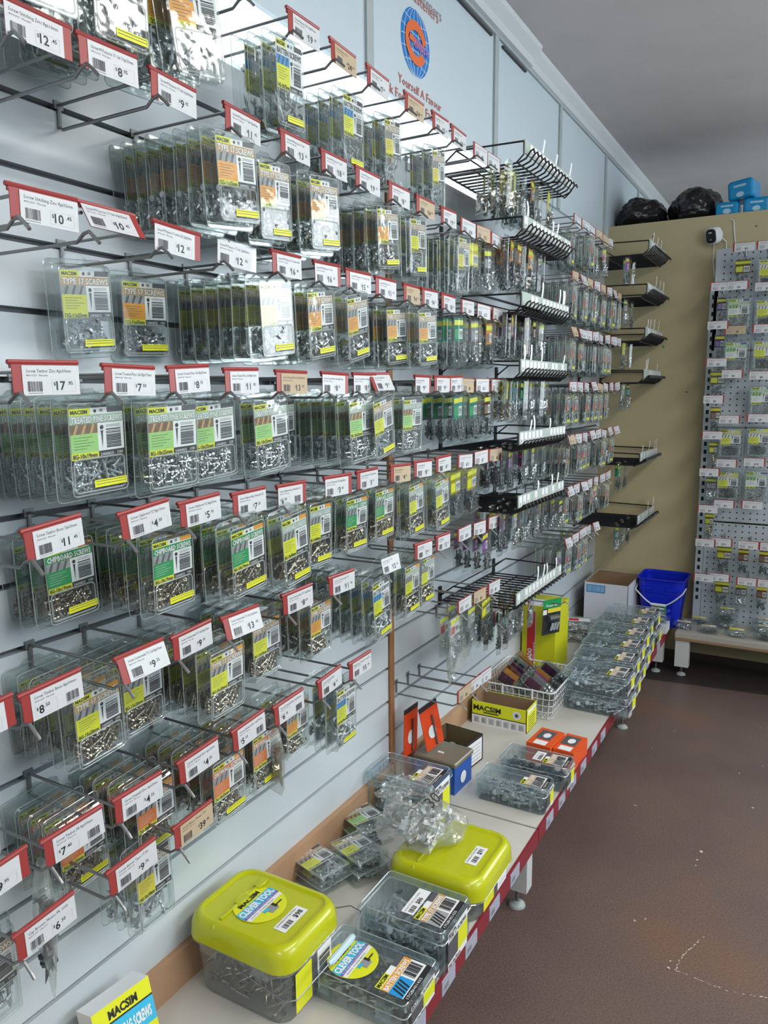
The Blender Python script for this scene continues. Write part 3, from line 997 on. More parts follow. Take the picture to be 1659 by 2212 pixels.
def rack(y0, y1, z, n, label, x_=.0, seed=1):
    rnd = random.Random(seed)
    t = thing('wire_rack', label, 'wire rack', (x_, y0, z), (0, 0, 0), 'black multi prong wire racks')
    W = y1-y0
    f = MB()
    f.tube([(.004, -.01, 0), (.004, W+.01, 0)], .003, BWIRE, 5)
    f.tube([(.10, .0, -.003), (.10, W, -.003)], .0025, BWIRE, 5)
    f.tube([(.004, 0, .02), (.05, 0, .055), (.255, 0, .050)], .0028, BWIRE, 5)
    f.tube([(.004, W, .02), (.05, W, .055), (.255, W, .050)], .0028, BWIRE, 5)
    f.tube([(.05, 0, .055), (.05, W, .055)], .0025, BWIRE, 5)
    f.tube([(.235, 0, -.003), (.235, W, -.003)], .0025, BWIRE, 5)
    for yy in (0, W):
        f.tube([(.255, yy, .05), (.255, yy, .015), (.235, yy, -.003)], .0025, BWIRE, 5)
        f.box((-.004, yy-.008, -.01), (.006, yy+.008, .05), BWIRE)
    put('frame', f, t)
    for i in range(n):
        put('prong', pr_m, t, (0, W*(i+.5)/n, 0))
    s_ = MB()
    s_.box((.256, 0, .018), (.259, W, .056), STRIPM)
    for i in range(n-1):
        if rnd.random() < .8:
            a = W*(i+.2)/(n-1)
            s_.rect((.2594, 0, 0), Y, Z, a, .021, a+W/(n)*.75, .052, WHITE)
            s_.barcode((.2594, 0, 0), Y, Z, a+.005, .025, a+.018, .033, GREYINK, 5)
    so_ = put('ticket_strip', s_, t)
    for i in range(rnd.randint(3, 5)):
        a = rnd.uniform(.02, W-.03)
        c = MB()
        l = rnd.uniform(.032, .052)
        k_ = rnd.uniform(-.3, .3)
        pts = [(.257 + .004*math.sin(q*2), a + k_*l*q*q, .05+l*q) for q in (0, .33, .66, 1)]
        for p0, p1 in zip(pts, pts[1:]):
            c.face([p0, (p0[0], p0[1]+.014, p0[2]), (p1[0], p1[1]+.014, p1[2]), p1], WHITE)
        put('paper_tag', c, so_)
    return t


RZ = [1.645, 1.445, 1.235, 1.045, .835, .645, .345]
RN = ['topmost', 'second from top', 'third from top', 'fourth from top', 'fifth from top', 'sixth from top', 'lowest']
RS = [['yl', 'yl', 'yl', 'gy', 'or', 'gy', 'gy', 'yl'], ['or', 'or', 'or', 'or', 'or', 'gy', 'pu', 'pu'], ['pu', 'or', 'pu', 'yl', 'pu', 'or', 'pu', 'gy'],
      ['yl', 'yl', 'tl', 'gn', 'gn', 'gy', 'gy', 'gy'], ['pu', 'pu', 'pu', 'pu', 'gy', 'gy', 'or', 'gy'], ['pu', 'pu', 'gy', 'pu', 'tl', 'gy', 'gy', 'or'], ['gn', 'gn', 'gy', 'pu', 'gy', 'wh', 'pu', None]]
for j, z in enumerate(RZ):
    rk = rack(2.155, 2.62, G+z-.03, 14, 'black wire rack with ticket strip in middle bay, %s' % RN[j], seed=j)
    for q, s_ in enumerate(RS[j]):
        if not s_:
            continue
        nn = 3
        for h_ in range(nn):
            yy = 2.145+.052*q
            lab = '%s, %s on rack prong %s from left, %s black rack' % (NSTY[s_]['word'], ('front', 'middle', 'back')[h_], ORD[q+1], RN[j])
            make_narrow(s_, (.205-.045*h_+rr_.uniform(-.012, .012), yy+.012*h_, G+z-.035), (rr_.uniform(-.08, .08), .03, rr_.uniform(-.15, .15) + (.5 if q % 3 == 0 else .15)), lab, 'packs on the middle racks')
for j, z in enumerate([1.62, 1.43, 1.235, 1.045, .66, .36]):
    rk = rack(3.70, 4.115, G+z-.03, 13, 'black wire rack with ticket strip in far corner, %s' % RN[j], x_=.0, seed=20+j)
    rk.scale = (1.18, 1, 1.1)
    for q in range(3 if j != 5 else 6):
        s_ = ['pu', 'gy', 'yl', 'gn', 'gy', 'tl'][(q+j) % 6] if j != 4 else 'gn'
        lab = '%s, %s from left on corner rack, %s' % (NSTY[s_]['word'], ORD[q+1], RN[j])
        make_narrow(s_, (.20 - .02*(q % 2), 3.74+.06*q, G+z-.035), (rr_.uniform(-.06, .06), .03, rr_.uniform(-.3, .3)), lab, 'packs on the corner racks')

# ------------------------------------------------------------------ long bench under the wall
BZ = G - .166
ben = [(-.3, .535, 0), (.535, 1.818, 0), (1.822, 3.07, .002), (3.075, 3.80, .002)]
for i, (y0, y1, dz) in enumerate(ben):
    nmn = ['nearest, mostly out of view', 'under the yellow-lidded tubs', 'under the wire basket', 'at the far corner'][i]
    t = thing('display_bench', 'low cream bench bay with dark red ticket edge, %s' % nmn, 'shelf', (0, y0, 0), group='low bench bays along the slat wall')
    L = y1-y0
    s = MB()
    s.box((.0, 0, BZ-.022+dz), (.446, L, BZ+dz), SHELFW)
    put('shelf_top', s, t)
    e2 = MB()
    e2.box((.446, 0, BZ-.040+dz), (.452, L, BZ+.001+dz), REDSTRIP)
    st_ = put('edge_strip', e2, t)
    ry = random.Random(i)
    yy = .06
    while yy < L-.1:
        tk = MB()
        tk.box((.452, yy, BZ-.037+dz), (.4535, yy+.062, BZ-.004+dz), mat('pale_blue_ticket', (.42, .47, .60), .4))
        tk.rect((.4537, 0, 0), Y, Z, yy+.004, BZ-.033+dz, yy+.056, BZ-.008+dz, mat('faded_ticket_paper', (.42, .43, .50), .5))
        tk.barcode((.4539, 0, 0), Y, Z, yy+.008, BZ-.030+dz, yy+.030, BZ-.018+dz, GREYINK, 7)
        put('shelf_ticket', tk, st_)
        yy += ry.choice((.115, .135, .26))
    for (lx, ly) in ((.395, L-.03), (.03, L-.03)) + (((.395, .02), (.03, .02)) if i in (0,) else ()):
        l = MB()
        l.box((lx-.02, ly-.022, .055), (lx+.045, ly+.020, BZ-.022), WHITEM)
        lo = put('leg', l, t)
        ft = MB()
        ft.tube([(lx+.012, ly, .0), (lx+.012, ly, .06)], .005, STEEL, 8)
        ft.tube([(lx+.012, ly, .0005), (lx+.012, ly, .006), (lx+.012, ly, .014)], .022, mat('grey_foot_plastic', (.36, .40, .40), .5), 14, rads=[.023, .021, .008])
        put('levelling_foot', ft, lo)
    br = MB()
    br.box((.05, L-.06, BZ-.10), (.40, L-.035, BZ-.022), WOOD)
    br.box((.05, L-.045, .06), (.38, L-.015, .10), WHITEM)
    put('cross_rail', br, t)


# ------------------------------------------------------------------ clear cases, tubs and boxes on the bench
def rrz(w, d, r, z, cx=0, cy=0, n=4):
    return [(a, b, z) for a, b in rr(w, d, r, n, cx, cy)]


def case_meshes(w, d, h, met, seed, head='hex', L=.045, n=120, stickers=True, fill=.8):
    b = MB()
    b.loft([rrz(w-.014, d-.014, .008, 0), rrz(w-.010, d-.010, .010, .012), rrz(w-.006, d-.006, .010, h-.022)], FROST, True, False)
    for i in range(6):
        for sx in (-1, 1):
            yy = -d/2+.012+(d-.024)*i/5
            b.box((sx*(w/2-.003)-.001, yy-.001, .006), (sx*(w/2-.003)+.001, yy+.001, h-.022), FROST)
    nx = max(3, int(w/.032))
    for i in range(nx+1):
        for sy in (-1, 1):
            xx = -w/2+.012+(w-.024)*i/nx
            b.box((xx-.001, sy*(d/2-.003)-.001, .006), (xx+.001, sy*(d/2-.003)+.001, h-.022), FROST)
    l = MB()
    l.loft([rrz(w, d, .010, h-.022), rrz(w, d, .010, h-.008), rrz(w-.006, d-.006, .010, h-.002), rrz(w-.02, d-.02, .008, h)], FROST, False, True)
    l.tube(rrz(w, d, .010, h-.021), .0014, RIM, 4, closed=True)
    l.tube(rrz(w-.012, d-.012, .009, h-.0005), .0012, RIM, 4, closed=True)
    for i in range(nx):
        xx = -w/2+.02+(w-.04)*(i+.5)/nx
        for sy in (-1, 1):
            l.box((xx-.005, sy*(d/2)-.002, h-.018), (xx+.005, sy*(d/2)+.002, h-.010), FROST)
    la = MB()
    la.box((-.016, -d/2-.004, h-.036), (.016, -d/2, h-.006), FROST)
    la.box((-.010, -d/2-.006, h-.032), (.010, -d/2-.004, h-.028), FROST)
    c = pile((-w/2+.012, -d/2+.012, .004), (w/2-.012, d/2-.012, .004+(h-.026)*fill), n, L, .0034 if head == 'hex' else .0022, met, head, seed=seed, flat=.5, rings=4, seg=6)
    return b.mesh('case_body'), l.mesh('case_lid'), la.mesh('latch'), c.mesh('bolts')


def case_sticker(w, d, h, title, box, price=None, clever=False):
    mb = MB()
    o = Vector((0, 0, h+.0008))
    u, v = Y, -X                       # text reads away from the viewer along the wall
    L = .0004

    def R_(a, b, c, e, m, l=0):
        mb.rect(o, u, v, a, b, c, e, m, l)
    y0, y1 = -d*.36, d*.30
    b0 = -w/2+.004                      # v runs toward the wall: v=-x
    R_(y0, b0, y1, b0+.072, WHITE)
    R_(y0, b0+.060, y0+.42*(y1-y0), b0+.072, YEL, L)
    R_(y0+.66*(y1-y0), b0+.060, y1, b0+.072, DGREY, L)
    mb.text('MACSIM', o+u*(y0+.002)+v*(b0+.062)+Z*2*L, u, v, .008, BLACK, width=.36*(y1-y0), bold=.03)
    R_(y0, b0+.044, y1, b0+.059, TAN if title[0] != 'B' else ORG, L)
    mb.text(title, o+u*(y0+.002)+v*(b0+.046)+Z*2*L, u, v, .010, WHITE, width=.92*(y1-y0), bold=.04)
    R_(y0, b0+.014, y0+.5*(y1-y0), b0+.043, box, L)
    for i in range(4):
        mb.poly(o+Z*2*L, u, v, [(y0+.004+.008*i, b0+.015), (y0+.008+.008*i, b0+.015), (y0+.016+.008*i, b0+.040), (y0+.012+.008*i, b0+.040)], BLACK)
    mb.barcode(o, u, v, y0+.56*(y1-y0), b0+.016, y1-.004, b0+.042, BLACK, 12, True, 3, 2*L)
    R_(y0, b0, y1, b0+.012, BLACK, L)
    mb.text('17GBH01435', o+u*(y0+.004)+v*(b0+.003)+Z*2*L, u, v, .006, WHITE, width=.6*(y1-y0))
    # folds down the front end
    o2 = Vector((w/2+.0008, 0, 0))
    mb.rect(o2, Y, Z, y0, h*.10, y1, h-.008, WHITE)
    mb.rect(o2, Y, Z, y0+.5*(y1-y0), h*.25, y1, h*.70, YEL, L)
    mb.rect(o2, Y, Z, y0, h*.25, y0+.5*(y1-y0), h*.70, DGREY, L)
    mb.text(title, o2+Y*(y0+.002)+Z*(h*.74)+X*2*L, Y, Z, h*.09, DGREY, width=.9*(y1-y0), bold=.03)
    mb.text('14G-10x75mm', o2+Y*(y0+.002)+Z*(h*.13)+X*2*L, Y, Z, h*.08, BLACK, width=.6*(y1-y0), bold=.02)
    mb.text('MACSIM', o2+Y*(y0+.002)+Z*(h*.84)+X*2*L, Y, Z, h*.06, BLACK, width=.35*(y1-y0), bold=.02)
    out = [mb]
    if price:
        pm = MB()
        pm.rect(o, u, v, y0+.006, b0+.076, y1-.004, b0+.104, WHITE, .0006)
        pm.barcode(o, u, v, y0+.012, b0+.080, y0+.034, b0+.091, BLACK, 10, True, 7, .0009)
        pm.text('Screw T17 Gal 12 x 50mm', o+u*(y0+.010)+v*(b0+.095)+Z*.0009, u, v, .004, BLACK, width=(y1-y0)*.7)
        pm.text('$'+price, o+u*(y0+.45*(y1-y0))+v*(b0+.081)+Z*.0009, u, v, .010, BLACK, bold=.02)
        out.append(pm)
    return out


def case(label, loc, w, d, h, met, seed, title='TYPE 17 SCREWS', box=GREYPIC, price=None, meshes=None, group=None, sticker=True, rotz=0, **kw):
    t = thing('screw_case', label, 'screw case', loc, (0, 0, rotz), group)
    ms = meshes or case_meshes(w, d, h, met, seed, **kw)
    put('case_body', ms[0], t)
    put('case_lid', ms[1], t)
    for sx in (-.30, .30):
        put('latch', ms[2], t, (sx*w, 0, 0))
    put('bolts', ms[3], t)['kind'] = 'stuff'
    if sticker:
        ss = case_sticker(w, d, h, title, box, price)
        put('printed_label', ss[0], t)
        if len(ss) > 1:
            put('price_label', ss[1], t)
    return t


def clever_disc(r, o, u, v):
    mb = MB()
    o, u, v = Vector(o), Vector(u), Vector(v)
    L = .0004
    n = u.cross(v)
    mb.poly(o, u, v, [(r*math.cos(a*PI/20), r*math.sin(a*PI/20)) for a in range(40)], YEL)
    mb.poly(o, u, v, [(-r*.96, r*.28), (-r*.99, -r*.02), (r*.99, -r*.02), (r*.96, r*.28), (r*.92, r*.36), (-r*.92, r*.36)], SKYP, L)
    mb.rect(o, u, v, -r*.97, -r*.14, r*.97, -r*.02, PURP, L)
    mb.rect(o, u, v, -r*.93, -r*.32, r*.93, -r*.14, WHITE, L)
    mb.text('CLEVER TOOL', o+u*(-r*.92)+v*(r*.03)+n*2*L, u, v, r*.28, WHITE, width=r*1.84, bold=.05)
    mb.text('Pre-Drilling & Countersinking Tool', o+u*(-r*.85)+v*(-r*.12)+n*2*L, u, v, r*.08, WHITE, width=r*1.7)
    mb.text('Ideal for:  Decking, Battens', o+u*(-r*.8)+v*(-r*.27)+n*2*L, u, v, r*.07, BLACK, width=r*1.3)
    mb.text('MACSIM', o+u*(-r*.55)+v*(r*.44)+n*2*L, u, v, r*.20, BLACK, width=r*1.1, bold=.04)
    mb.text('Use with', o+u*(-r*.25)+v*(r*.72)+n*2*L, u, v, r*.11, BLACK, width=r*.5, bold=.02)
    mb.rect(o, u, v, -r*.15, -r*.72, r*.25, -r*.36, GREYINK, 2*L)
    mb.rect(o, u, v, -r*.30, -r*.50, -r*.05, -r*.36, SKYP, 2.5*L)
    mb.rect(o, u, v, r*.18, -r*.62, r*.30, -r*.36, BLACK, 3*L)
    mb.rect(o, u, v, r*.30, -r*.56, r*.62, -r*.50, BLACK, 3*L)
    return mb


def tub(label, loc, w, d, h, seed, met, disc, price, handle):
    t = thing('screw_tub', label, 'screw tub', loc)
    b = MB()
    b.loft([rrz(w-.035, d-.035, .03, 0), rrz(w-.028, d-.028, .034, .008), rrz(w-.016, d-.016, .034, h-.055), rrz(w-.004, d-.004, .036, h-.052), rrz(w-.004, d-.004, .036, h-.040)], TUBC, True, False)
    b.tube(rrz(w-.003, d-.003, .036, h-.052), .0016, TUBC, 4, closed=True)
    for sx in (-.25, .25):
        b.box((sx*w-.02, -d/2-.001, h-.066), (sx*w+.02, -d/2+.004, h-.046), TUBC)
    put('tub_body', b, t)
    l = MB()
    l.loft([rrz(w+.004, d+.004, .04, h-.046, n=6), rrz(w+.002, d+.002, .042, h-.022, n=6), rrz(w-.004, d-.004, .042, h-.010, n=6), rrz(w-.016, d-.016, .040, h-.002, n=6), rrz(w-.026, d-.026, .036, h, n=6),
            rrz(w-.034, d-.034, .030, h, n=6), rrz(w-.040, d-.040, .028, h-.005, n=6)], LIDY, False, True)
    l.tube([(-w*.20, -d/2+.024, h-.003), (-w*.20, d/2-.024, h-.003)], .0030, LIDY, 6)
    l.tube([(-w*.20, -d/2+.005, h-.002), (-w*.20, -d/2-.001, h-.03)], .0014, LIDY, 5)
    for yy in (-.12, .2):
        l.box((-w*.20-.006, yy*d, h-.005), (-w*.20+.008, yy*d+.03, h+.001), LIDY)
    me = l.mesh('tub_lid')
    for p_ in me.polygons:
        p_.use_smooth = len(p_.vertices) == 4 and abs(p_.normal.z) < .98
    put('tub_lid', me, t)
    sc = pile((-w/2+.022, -d/2+.022, .006), (w/2-.022, d/2-.022, h*.58), 230, .042, .0024, met, 'flat', seed=seed, rings=5)
    put('screws', sc, t)['kind'] = 'stuff'
    if disc:
        put('printed_label', clever_disc(.052, (-.01, .0, h-.0035), Y, -X), t)
    pm = MB()
    o = Vector((w*.27, .0, h-.0042))
    pm.rect(o, Y, -X, -.040, -.014, .034, .014, WHITE)
    pm.barcode(o, Y, -X, -.030, -.010, -.006, .002, BLACK, 10, True, 7, .0003)
    pm.text('Screw Batten T17 14g x 75mm', o+Y*-.036-X*.007+Z*.0004, Y, -X, .0045, BLACK, width=.060)
    pm.text('$'+price, o+Y*.004-X*-.008+Z*.0004, Y, -X, .011, BLACK, bold=.02)
    put('price_label', pm, t)
    fl_ = MB()
    o2 = Vector((w/2-.006, 0, 0))
    fl_.rect(o2, Y, Z, -d*.32, .02, d*.30, h-.062, WHITE)
    fl_.rect(o2, Y, Z, -d*.32, .02, -d*.05, h-.062, YEL, .0004)
    fl_.rect(o2, Y, Z, -d*.05, .02, d*.05, h-.062, DGREY, .0004)
    fl_.barcode(o2, Y, Z, d*.08, .03, d*.27, h-.075, BLACK, 12, False, 3, .0006)
    put('printed_label', fl_, t)
    if handle:
        hw = MB()
        pts = [(.02, -d/2-.004, h-.066), (w*.50, -d/2-.004, h-.085), (w*.56, -d/2+.010, h-.085), (.150, -.010, h-.068), (.152, .0, h-.066), (.152, .085, h-.066), (.150, .096, h-.070), (.142, .108, h-.070), (.130, .150, h-.066), (.10, .155, h-.066), (.04, d/2+.006, h-.066)]
        hw.tube(pts, .0013, STEEL, 5)
        ho = put('handle', hw, t)
        gp = MB()
        gp.tube([(.150, -.002, h-.067), (.152, .006, h-.066), (.152, .040, h-.066), (.152, .074, h-.066), (.152, .082, h-.066)], .007, mat('pale_blue_grip', (.55, .72, .80), .3), 10, rads=[.005, .0074, .0068, .0074, .005])
        put('grip', gp, ho)
    return t


tub('yellow-lidded clear tub of screws with round tool sticker, nearest on bench', (.148, 1.056, BZ), .245, .188, .162, 5, BRASSY, True, '98', True)
tub('yellow-lidded clear tub of screws underneath the crumpled plastic bag', (.350, 1.492, BZ), .228, .225, .106, 6, GALV, False, '91', False)

c = case('clear screw case with round yellow sticker beside the nearest yellow-lidded tub', (.344, 1.133, BZ), .225, .145, .060, BRASSY, 31, 'BATTEN SCREWS', BLUEP, n=110, L=.05)
put('round_sticker', clever_disc(.050, (-.035, -.012, .0612), Y, -X), c)
c = case('deep clear case of screws with price sticker reading 86, between the two tubs', (.357, 1.288, BZ), .200, .142, .098, GALV, 32, 'TYPE 17 SCREWS', GREYPIC, price='86', n=150)
mk = MB()
mk.text('80', (-.035, .0, .0985), Y, -X, .012, BLACK)
put('marker_writing', mk, c)
case('deep clear case of galvanised bolts against the wall by the timber strip', (.110, 1.735, BZ), .205, .135, .125, GALV, 33, 'TYPE 17 SCREWS', GREYPIC, n=150)
case('clear case of galvanised bolts on the bench edge, front of a pair', (.346, 1.925, BZ+.002), .205, .092, .075, GALV, 34, 'TYPE 17 SCREWS', GREYPIC, n=100)
case('greyer clear screw case behind the front case, beside orange cartons', (.362, 2.072, BZ+.002), .205, .100, .075, DARKS, 35, 'TYPE 17 SCREWS', GREYPIC, price='65', n=80)
ms = case_meshes(.230, .155, .072, GALV, 36, n=110)
STK = ['nearest', 'second', 'third', 'fourth', 'fifth', 'sixth', 'farthest']
for i in range(6):
    yy = 2.695+.168*i
    xx = .395-.014*min(i, 4)
    for lv in (0, 1):
        case('clear case of bolts, %s of the %s stack along the bench' % ('upper' if lv else 'lower', STK[i]), (xx-.008*lv, yy+.004*lv, BZ+.002+.0735*lv), .230, .155, .072, GALV, 36, meshes=ms, group='stacked clear cases on the far bench', rotz=.02*((i*5) % 3-1))


def open_box(name, label, cat, loc, w, d, h, mo, mi_, rotz=0, flaps=0, lid=False):
    t = thing(name, label, cat, loc, (0, 0, rotz))
    b = MB()
    th = .0025
    b.box((-w/2, -d/2, 0), (w/2, d/2, th), mi_)
    for (a, c_) in (((-w/2, -d/2, 0), (w/2, -d/2+th, h)), ((-w/2, d/2-th, 0), (w/2, d/2, h)), ((-w/2, -d/2, 0), (-w/2+th, d/2, h)), ((w/2-th, -d/2, 0), (w/2, d/2, h))):
        b.box(a, c_, mo)
    # brown inside faces
    e = .0004
    b.face([(-w/2+th, d/2-th-e, th), (w/2-th, d/2-th-e, th), (w/2-th, d/2-th-e, h-.001), (-w/2+th, d/2-th-e, h-.001)], mi_)
    b.face([(-w/2+th+e, -d/2+th, th), (-w/2+th+e, d/2-th, th), (-w/2+th+e, d/2-th, h-.001), (-w/2+th+e, -d/2+th, h-.001)], mi_)
    b.face([(w/2-th-e, d/2-th, th), (w/2-th-e, -d/2+th, th), (w/2-th-e, -d/2+th, h-.001), (w/2-th-e, d/2-th, h-.001)], mi_)
    b.face([(w/2-th, -d/2+th+e, th), (-w/2+th, -d/2+th+e, th), (-w/2+th, -d/2+th+e, h-.001), (w/2-th, -d/2+th+e, h-.001)], mi_)
    put('carton', b, t)
    return t


t = open_box('carton', 'open yellow and white carton with large black maker name on the bench', 'carton', (.135, 2.40, BZ+.002), .200, .105, .082, YEL, CARD_B)
p_ = MB()
o = Vector((-.1, -.0530, 0))
p_.rect(o, X, Z, .002, .0, .198, .034, WHITE)
p_.rect(o, X, Z, 0, .034, .2, .037, BLACK, .0004)
p_.text('MACSIM', o+X*.008+Z*.052-Y*.0006, X, Z, .018, BLACK, width=.100, bold=.03)
p_.rect(o, X, Z, .045, .044, .100, .048, BLACK, .0004)
for i in range(7):
    p_.rect(o, X, Z, .010+.027*i, .006, .030+.027*i, .028, PALEGREY, .0004)
    p_.barcode(o, X, Z, .013+.027*i, .009, .024+.027*i, .024, GREYINK, 4, True, i, .0008)
for (q, rad, mm) in ((.0005, .015, WHITE), (.0009, .010, PALEGREY), (.0013, .005, BLACK)):
    p_.poly(o+X*.165+Z*.058-Y*q, X, Z, [(rad*math.cos(a*PI/8), rad*math.sin(a*PI/8)) for a in range(16)], mm)
o = Vector((.1006, -.0525, 0))
p_.rect(o, Y, Z, 0.01, .066, .095, .078, WHITE, .0003)
for i in range(6):
    p_.rect(o, Y, Z, .015, .010+.008*i, .085, .012+.008*i, BLACK, .0003)
put('printed_panel', p_, t)
fp = MB()
fp.box((-.1, -.050, .080), (-.098, .05, .105), CARD_B, Matrix.Rotation(.15, 4, 'Y'))
put('flap', fp, t)

t = open_box('carton', 'open black and white carton beside the blue lidded box', 'carton', (.100, 2.068, BZ+.002), .135, .105, .085, BLACK, mat('olive_brown_carton', (.16, .12, .06), .7), rotz=-.12)
p_ = MB()
o = Vector((-.0675, -.0530, 0))
p_.poly(o, X, Z, [(.080, .085), (.098, .085), (.098, .040)], WHITE, .0003)
p_.text('SCREWS', o+X*.085+Z*.008-Y*.0006, X, Z, .010, WHITE, width=.045, bold=.03)
o = Vector((.0679, -.0525, 0))
p_.rect(o, Y, Z, .006, .006, .098, .078, WHITE)
for i in range(5):
    p_.rect(o, Y, Z, .012, .014+.012*i, .09, .018+.012*i, PALEGREY, .0003)
put('printed_panel', p_, t)
t = thing('lidded_box', 'blue box with a smoky brown lid by the timber strip', 'box', (.125, 1.925, BZ+.002), (0, 0, -.05))
put('box_body', MB().box((-.065, -.055, 0), (.065, .055, .085), mat('blue_box_plastic', (.02, .10, .42), .4)), t)
lb = MB()
lb.loft([rrz(.140, .120, .006, .085), rrz(.140, .120, .006, .094), rrz(.134, .114, .006, .098)], mat('smoky_brown_plastic', (.20, .17, .12), .25))
lb.box((-.01, -.02, .098), (.008, -.012, .1005), WPLAS)
put('box_lid', lb, t)
pp = MB()
pp.poly(Vector((.0655, .0, .035)), Y, Z, [(.018*math.cos(a*PI/8), .018*math.sin(a*PI/8)) for a in range(16)], WHITE, .0003)
put('round_label', pp, t)

# orange cartons
for i, (x, y, h, w_, lab) in enumerate(((.338, 2.235, .060, .078, 'small orange carton, left of the pair near bench edge'), (.414, 2.245, .054, .066, 'small orange carton, right of the pair near bench edge'))):
    t = thing('carton', lab, 'carton', (x, y, BZ+.002), (0, 0, -.08))
    ORB = mat('orange_carton', (.80, .10, .015), .45)
    put('carton_body', MB().box((-w_/2, -.065, 0), (w_/2, .06, h), ORB), t)
    q = MB()
    q.rect((0, 0, h), Y, -X, -.02, -.02, .045, .028, DGREY, .0004)
    q.poly(Vector((0, .01, h)), Y, -X, [(.018*math.cos(a*PI/6), .012*math.sin(a*PI/6)) for a in range(12)], WHITE, .0008)
    q.rect((0, 0, h), Y, -X, -.06, -.02, -.03, .02, WHITE, .0004)
    put('printed_panel', q, t)

# white wire basket with loose packs
t = thing('wire_basket', 'white wire basket full of loose bit packs on the bench', 'basket', (.150, 2.625, BZ+.002))
b = MB()
bw, bd, bh = .275, .30, .105
wm = mat('white_coated_wire', (.75, .77, .80), .35)
for z in (.003, .028, .053, .078):
    s_ = 1-.10*(1-z/bh)
    b.tube([(x, y, z) for x, y in rr(bw*s_, bd*s_, .02, 3)], .0013, wm, 4, closed=True)
b.tube([(x, y, bh) for x, y in rr(bw, bd, .02, 4)], .0030, wm, 6, closed=True)
for i in range(12):
    q = -1+2*(i+.5)/12
    for sy in (-1, 1):
        b.tube([(q*bw*.45, sy*bd*.45, .003), (q*bw*.49, sy*bd*.5, bh)], .0013, wm, 4)
        b.tube([(sy*bw*.45, q*bd*.45, .003), (sy*bw*.5, q*bd*.49, bh)], .0013, wm, 4)
    b.tube([(q*bw*.45, -bd*.45, .003), (q*bw*.45, bd*.45, .003)], .0013, wm, 4)
put('wire_frame', b, t)
cl = MB()
for (x, y) in ((-.05, -bd/2), (.06, -bd/2), (-.05, bd/2), (.06, bd/2)):
    cl.tube([(x, y, bh+.004), (x, y, bh-.035)], .004, wm, 6)
put('clips', cl, t)
rb = random.Random(4)
for i in range(20):
    s_ = ['pu', 'pu', 'or', 'gy', 'or', 'gy', 'pu'][i % 7]
    pos = (.070+.095*(i % 2)+.02*rb.random(), 2.510+.0115*i, BZ+.125-.020*(i % 2)+.02*rb.random())
    o = make_narrow(s_, pos, (rb.uniform(-.15, .15), rb.uniform(-1.1, -.9), PI/2+rb.uniform(-.1, .1)), 'loose %s lying in white basket, %s from the near end' % (NSTY[s_]['word'], ORD[i+1]), 'loose packs in the wire basket')
    o.rotation_mode = 'ZYX'

# yellow display box with red panel, and black hanging tool card
t = thing('display_box', 'tall lime yellow display box with red panel standing against the wall', 'box', (.068, 2.985, BZ+.002))
put('box_body', MB().box((-.06, -.045, 0), (.080, .14, .275), LIDY if False else mat('lime_yellow_carton', (.62, .62, .008), .5)), t)
q = MB()
o = Vector((-.06, -.0452, 0))
q.rect(o, X, Z, .022, .0, .058, .25, REDP, .0003)
q.text('ADO', o+X*.043+Z*.046-Y*.0008, Z, -X, .018, WHITE, width=.046, bold=.05)
q.text('Screws', o+X*.055+Z*.05-Y*.0008, Z, -X, .009, WHITE, width=.07)
q.rect(o, X, Z, .056, .0, .0575, .275, WHITE, .0006)
q.rect((0, 0, .275), X, Y, -.055, -.04, .08, .06, WHITE, .0004)
q.barcode((0, 0, .275), X, Y, .01, -.03, .06, .02, DGREY, 8, True, 2, .0008)
put('printed_panel', q, t)
t = thing('tool_card', 'black and green driver bit card hanging before the yellow display box', 'tool pack', (.15, 2.88, G+.145), (0, .05, -.5))
put('backing_card', MB().box((-.001, -.045, -.125), (.0, .05, .02), BLACK), t)
q = MB()
q.rect((0.0005, 0, 0), Y, Z, -.045, -.015, .05, .02, GREEN)
q.rect((0.0005, 0, 0), Y, Z, -.02, -.035, .05, -.017, YEL2)
q.text('Power Bit', (0.001, -.03, -.009), Y, Z, .010, WHITE, width=.06, bold=.02)
q.rect((0.0005, 0, 0), Y, Z, -.045, -.04, -.025, -.02, WHITE)
put('printed_panel', q, t)
q = MB()
q.tube([(.008, -.02, -.055), (.008, .03, -.055)], .012, mat('smoked_cover', (.10, .10, .10), .15), 8)
for i in range(3):
    q.tube([(.012, -.01+.015*i, -.105), (.012, .0+.015*i, -.075)], .005, GALV, 6)
put('bit_set', q, t)

# bags of bolts beyond the yellow box
for i in range(2):
    t = thing('bolt_bag', 'clear bag of bolts lying beyond the yellow box, %s of two' % ('upper' if i else 'lower'), 'bag of bolts', (.115, 3.42, BZ+.004+.050*i), (0, 0, .1+.15*i))
    b = MB()
    b.loft([rrz(.16, .11, .02, 0), rrz(.18, .13, .03, .018), rrz(.17, .12, .03, .036), rrz(.13, .09, .03, .044)], CLEAR2)
    put('clear_bag', b, t)
    put('bolts', pile((-.075, -.05, .003), (.075, .05, .038), 50, .05, .004, GALV, 'hex', 60+i, .2, 4), t)['kind'] = 'stuff'
    q = MB()
    q.box((-.05, -.03, .0445), (.05, .02, .0455), WHITE)
    q.rect((0, 0, .0456), X, Y, -.045, -.025, .0, .012, REDP, .0002)
    put('header_card', q, t)

